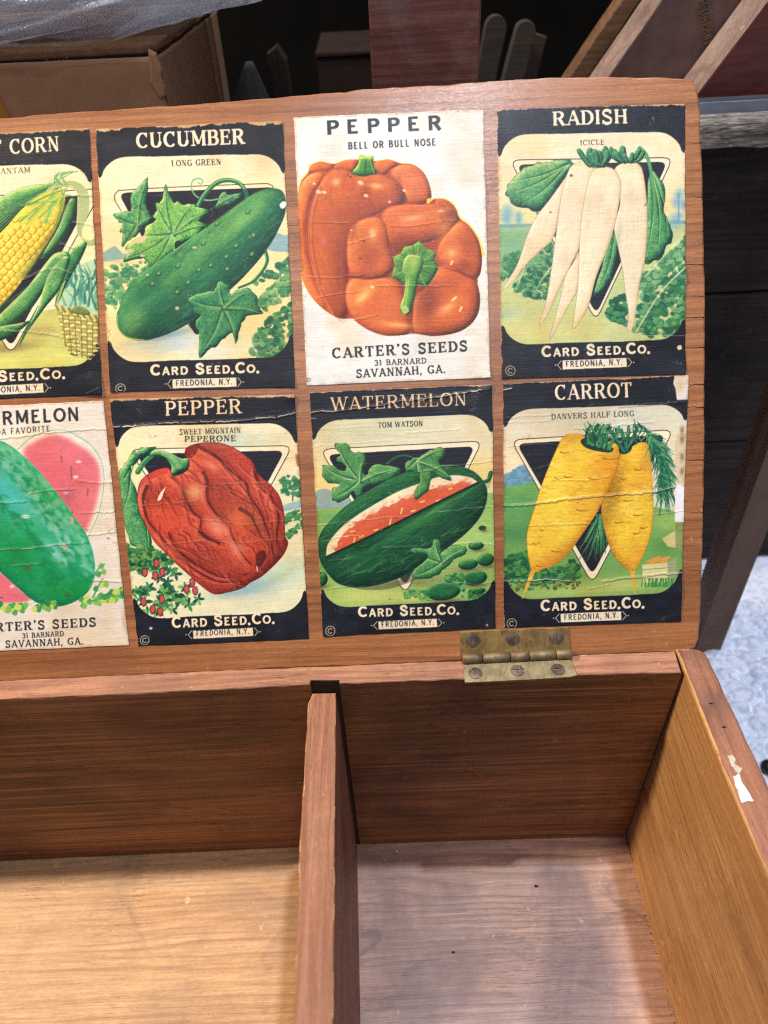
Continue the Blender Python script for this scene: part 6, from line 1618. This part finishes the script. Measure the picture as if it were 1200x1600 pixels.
# dark carton and white cloth in the gap
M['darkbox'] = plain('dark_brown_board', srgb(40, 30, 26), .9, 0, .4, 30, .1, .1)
db = tag(empty('dark_box', (-.15, .45, -.17)), 'dark brown box deep in the gap left of the upright board', 'box')
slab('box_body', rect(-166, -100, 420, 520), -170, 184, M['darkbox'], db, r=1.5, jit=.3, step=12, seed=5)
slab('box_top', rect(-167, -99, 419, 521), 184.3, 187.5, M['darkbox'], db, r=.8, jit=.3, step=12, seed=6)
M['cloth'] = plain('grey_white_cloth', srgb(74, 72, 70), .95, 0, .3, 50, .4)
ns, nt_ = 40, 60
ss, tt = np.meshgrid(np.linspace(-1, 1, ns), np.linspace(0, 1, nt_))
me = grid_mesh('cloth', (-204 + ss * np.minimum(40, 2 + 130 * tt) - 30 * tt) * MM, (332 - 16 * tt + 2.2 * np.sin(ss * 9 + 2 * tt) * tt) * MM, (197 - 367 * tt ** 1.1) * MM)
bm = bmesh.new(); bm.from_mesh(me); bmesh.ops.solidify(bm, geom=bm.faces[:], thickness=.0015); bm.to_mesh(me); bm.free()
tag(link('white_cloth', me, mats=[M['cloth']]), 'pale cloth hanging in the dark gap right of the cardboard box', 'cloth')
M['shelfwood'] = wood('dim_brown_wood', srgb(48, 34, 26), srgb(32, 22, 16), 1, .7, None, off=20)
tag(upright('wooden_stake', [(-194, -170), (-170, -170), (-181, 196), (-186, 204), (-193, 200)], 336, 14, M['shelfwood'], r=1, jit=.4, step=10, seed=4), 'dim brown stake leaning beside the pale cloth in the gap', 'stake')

# three pointed pickets standing in the shadow
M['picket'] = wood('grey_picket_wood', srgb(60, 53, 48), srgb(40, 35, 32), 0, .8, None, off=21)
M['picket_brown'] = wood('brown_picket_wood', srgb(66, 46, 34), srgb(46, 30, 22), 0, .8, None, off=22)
for i, (xt, xb, zt, w, mt, yy, lab) in enumerate(((-41, -110, 208, 7.5, 'picket', 384, 'grey round topped picket nearest the upright red brown board'), (-24, -112, 207, 7, 'picket', 366, 'taller grey round topped picket, middle of three in the shadow'), (-11, -84, 197, 6.5, 'picket_brown', 392, 'brown flat topped picket beside the leaning boards'))):
    n_ = np.array([xt - xb, zt + 170.]); n_ /= np.linalg.norm(n_); p_ = np.array([n_[1], -n_[0]])
    top = np.array([xt, zt - 7.]); bt = np.array([xb, -170.])
    if i < 2: cap = [top + p_ * w * math.cos(a) + n_ * w * math.sin(a) for a in np.linspace(0, math.pi, 9)]
    else: cap = [top + p_ * w + n_ * 5, top - p_ * w + n_ * 6]
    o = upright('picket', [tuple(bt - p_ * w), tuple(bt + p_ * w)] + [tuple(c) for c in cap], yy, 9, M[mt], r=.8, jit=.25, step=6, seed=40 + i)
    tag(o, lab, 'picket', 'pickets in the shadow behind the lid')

# leaning boards at the upper right
M['lean'] = plain('dark_scuffed_board', srgb(96, 74, 70), .5, 0, .6, 55, .3)
M['lean_red'] = wood('dark_red_board', srgb(112, 58, 54), srgb(74, 36, 36), 0, .4, srgb(96, 62, 60), .4, 30, .4, (20, 60), .3, off=25)
M['lean_edge'] = wood('worn_pale_edge', srgb(160, 140, 132), srgb(124, 104, 98), 1, .7, srgb(84, 64, 56), .5, 40, .6, off=26)
M['lean_brown'] = wood('brown_pole_wood', srgb(124, 92, 64), srgb(80, 58, 40), 0, .7, None, off=27)
dirv = np.array([.553, .833])


def leaner(name, low_left, width, length, y, thick, face, edge, seed, lab, cat):
    a = np.array(low_left, float); p_ = np.array([dirv[1], -dirv[0]])
    o = upright(name, [tuple(a), tuple(a + p_ * width), tuple(a + p_ * width + dirv * length), tuple(a + dirv * length)], y, thick, face, r=.9, jit=.25, step=9, seed=seed)
    o.data.materials.append(edge)
    for p in o.data.polygons:
        if p.normal.x < -.35: p.material_index = 1
    return tag(o, lab, cat)


b1 = leaner('leaning_pole', (0.3 - dirv[0] * 150, 176.5 - dirv[1] * 150), 11, 420, 338, 16, M['lean_brown'], M['lean_brown'], 51, 'narrow brown pole leaning to the right, leftmost of the leaning timbers', 'pole')
b2 = leaner('leaning_board', (15 - dirv[0] * 150, 183 - dirv[1] * 150), 47.4, 420, 300, 31, M['lean'], M['lean_edge'], 52, 'dark scuffed leaning board stamped with raised letters', 'board')
b3 = leaner('leaning_board', (60.9 - dirv[0] * 100, 181.0 - dirv[1] * 100), 70, 380, 268, 30, M['lean_red'], M['lean_edge'], 53, 'dark red leaning board at the upper right corner', 'board')
# raised stamped word on board 2
M['emboss'] = plain('stamped_letters', srgb(116, 96, 74), .35, .3, .5, 200)
bm = bmesh.new()
st0 = np.array([66.5, 222.]); sd = np.array([.36, -.933]); su = np.array([.933, .36])
x = 0.0; word = 'SCOMPANY'; cap = 4.6
for ch in word:
    w, strokes, _, _ = FONT[ch]
    for kind, pts in strokes:
        for p, q in zip(pts[:-1], pts[1:]):
            P0 = st0 + sd * (x + p[0] * cap * .7) + su * (p[1] - 1) * cap; P1 = st0 + sd * (x + q[0] * cap * .7) + su * (q[1] - 1) * cap
            d = P1 - P0; L = np.linalg.norm(d); d = d / (L + 1e-9); n_ = np.array([-d[1], d[0]]) * .28
            c = [P0 + n_, P1 + n_, P1 - n_, P0 - n_]
            f = [bm.verts.new((k[0] * MM, 299.4 * MM, k[1] * MM)) for k in c]; b_ = [bm.verts.new((k[0] * MM, 300.4 * MM, k[1] * MM)) for k in c]
            bm.faces.new(f)
            for i in range(4): bm.faces.new((f[i], b_[i], b_[(i + 1) % 4], f[(i + 1) % 4]))
    x += w * cap * .7 + .5
bmesh.ops.recalc_face_normals(bm, faces=bm.faces)
me = bpy.data.meshes.new('lettering'); bm.to_mesh(me); bm.free()
link('lettering', me, b2, None, [M['emboss']])

# dark crate with a weathered top board, painted board behind it
M['crate'] = wood('black_stained_plank', srgb(72, 61, 55), srgb(38, 32, 30), 0, .75, srgb(24, 20, 20), .6, 14, .6, (6, 120), .4, off=31, spec=.2)
M['silver'] = wood('silver_weathered_wood', srgb(214, 200, 184), srgb(70, 60, 54), 0, .85, srgb(66, 58, 54), .7, 26, 1, (14, 170), 1.0, off=28, ring=1.6, lines=.9, lf=300)
M['slate'] = plain('slate_blue_paint', srgb(50, 53, 62), .7, 0, .2, 60, .1)
M['slate_top'] = plain('pale_blue_paint', srgb(134, 142, 160), .6, 0, .25, 80, .1)
cr = tag(empty('dark_crate', (.2, .3, -.17)), 'black stained plank crate to the right behind the lid', 'crate')
upright('side_plank', rect(-60, 520, 69, 157.6), 240, 12, M['crate'], cr, r=.8, jit=.3, step=14, seed=61)
upright('side_plank', rect(-60, 520, -48, 68), 239, 12, M['crate'], cr, r=.8, jit=.3, step=14, seed=62)
upright('side_plank', rect(-60, 520, -170, -49), 240, 12, M['crate'], cr, r=.8, jit=.3, step=14, seed=63)
slab('end_plank', rect(-60, -48, 253, 500), -170, 157, M['crate'], cr, r=.8, step=20)
slab('end_plank', rect(508, 520, 253, 500), -170, 157, M['crate'], cr, r=.8, step=20)
wb = slab('weathered_board', rect(-70, 540, 228, 251), 158.2, 172, M['silver'], None, r=2.4, jit=1.2, step=6, seed=64, rough_edge=.9)
tag(wb, 'silvery weathered board lying across the top of the black crate', 'board')
pb = upright('painted_board', rect(-60, 530, 158, 177.6), 252, 11, M['slate'], None, r=.6, jit=.25, step=8, seed=65)
pb.data.materials.append(M['slate_top'])
for p in pb.data.polygons:
    if p.normal.z > .5: p.material_index = 1  # upward faces take a paler blue than the front
tag(pb, 'slate blue painted board with a paler top, on the weathered board', 'board')

# post standing on the ground beside the lid
M['post'] = plain('dark_grey_post', srgb(116, 88, 72), .75, 0, .4, 40, .3)
po = slab('dark_post', [(91, 150), (93, 139), (112, 139), (114, 146), (112, 162), (92, 162)], -171, 260, M['post'], None, r=1.2, jit=.5, step=3, seed=66)
tag(po, 'dark square post standing on the white ground right of the lid', 'post')

# small black knob on the ground at the right edge
M['rubber'] = plain('black_rubber', (.012, .012, .014, 1), .4, 0, .2, 60)
for i, (x, y, r, lab) in enumerate(((105, 41, 5.2, 'black rubber knob on the white ground at the right edge of the photo'),)):
    bm = bmesh.new(); bmesh.ops.create_icosphere(bm, subdivisions=3, radius=r * MM)
    for v in bm.verts:
        v.co.z *= .8
    bmesh.ops.translate(bm, vec=(0, 0, 0), verts=bm.verts)
    me = bpy.data.meshes.new('knob'); bm.to_mesh(me); bm.free()
    for p in me.polygons: p.use_smooth = True
    tag(link('black_knob', me, None, Matrix.Translation((x * MM, y * MM, (-165 + r * .5) * MM)), [M['rubber']]), lab, 'knob')
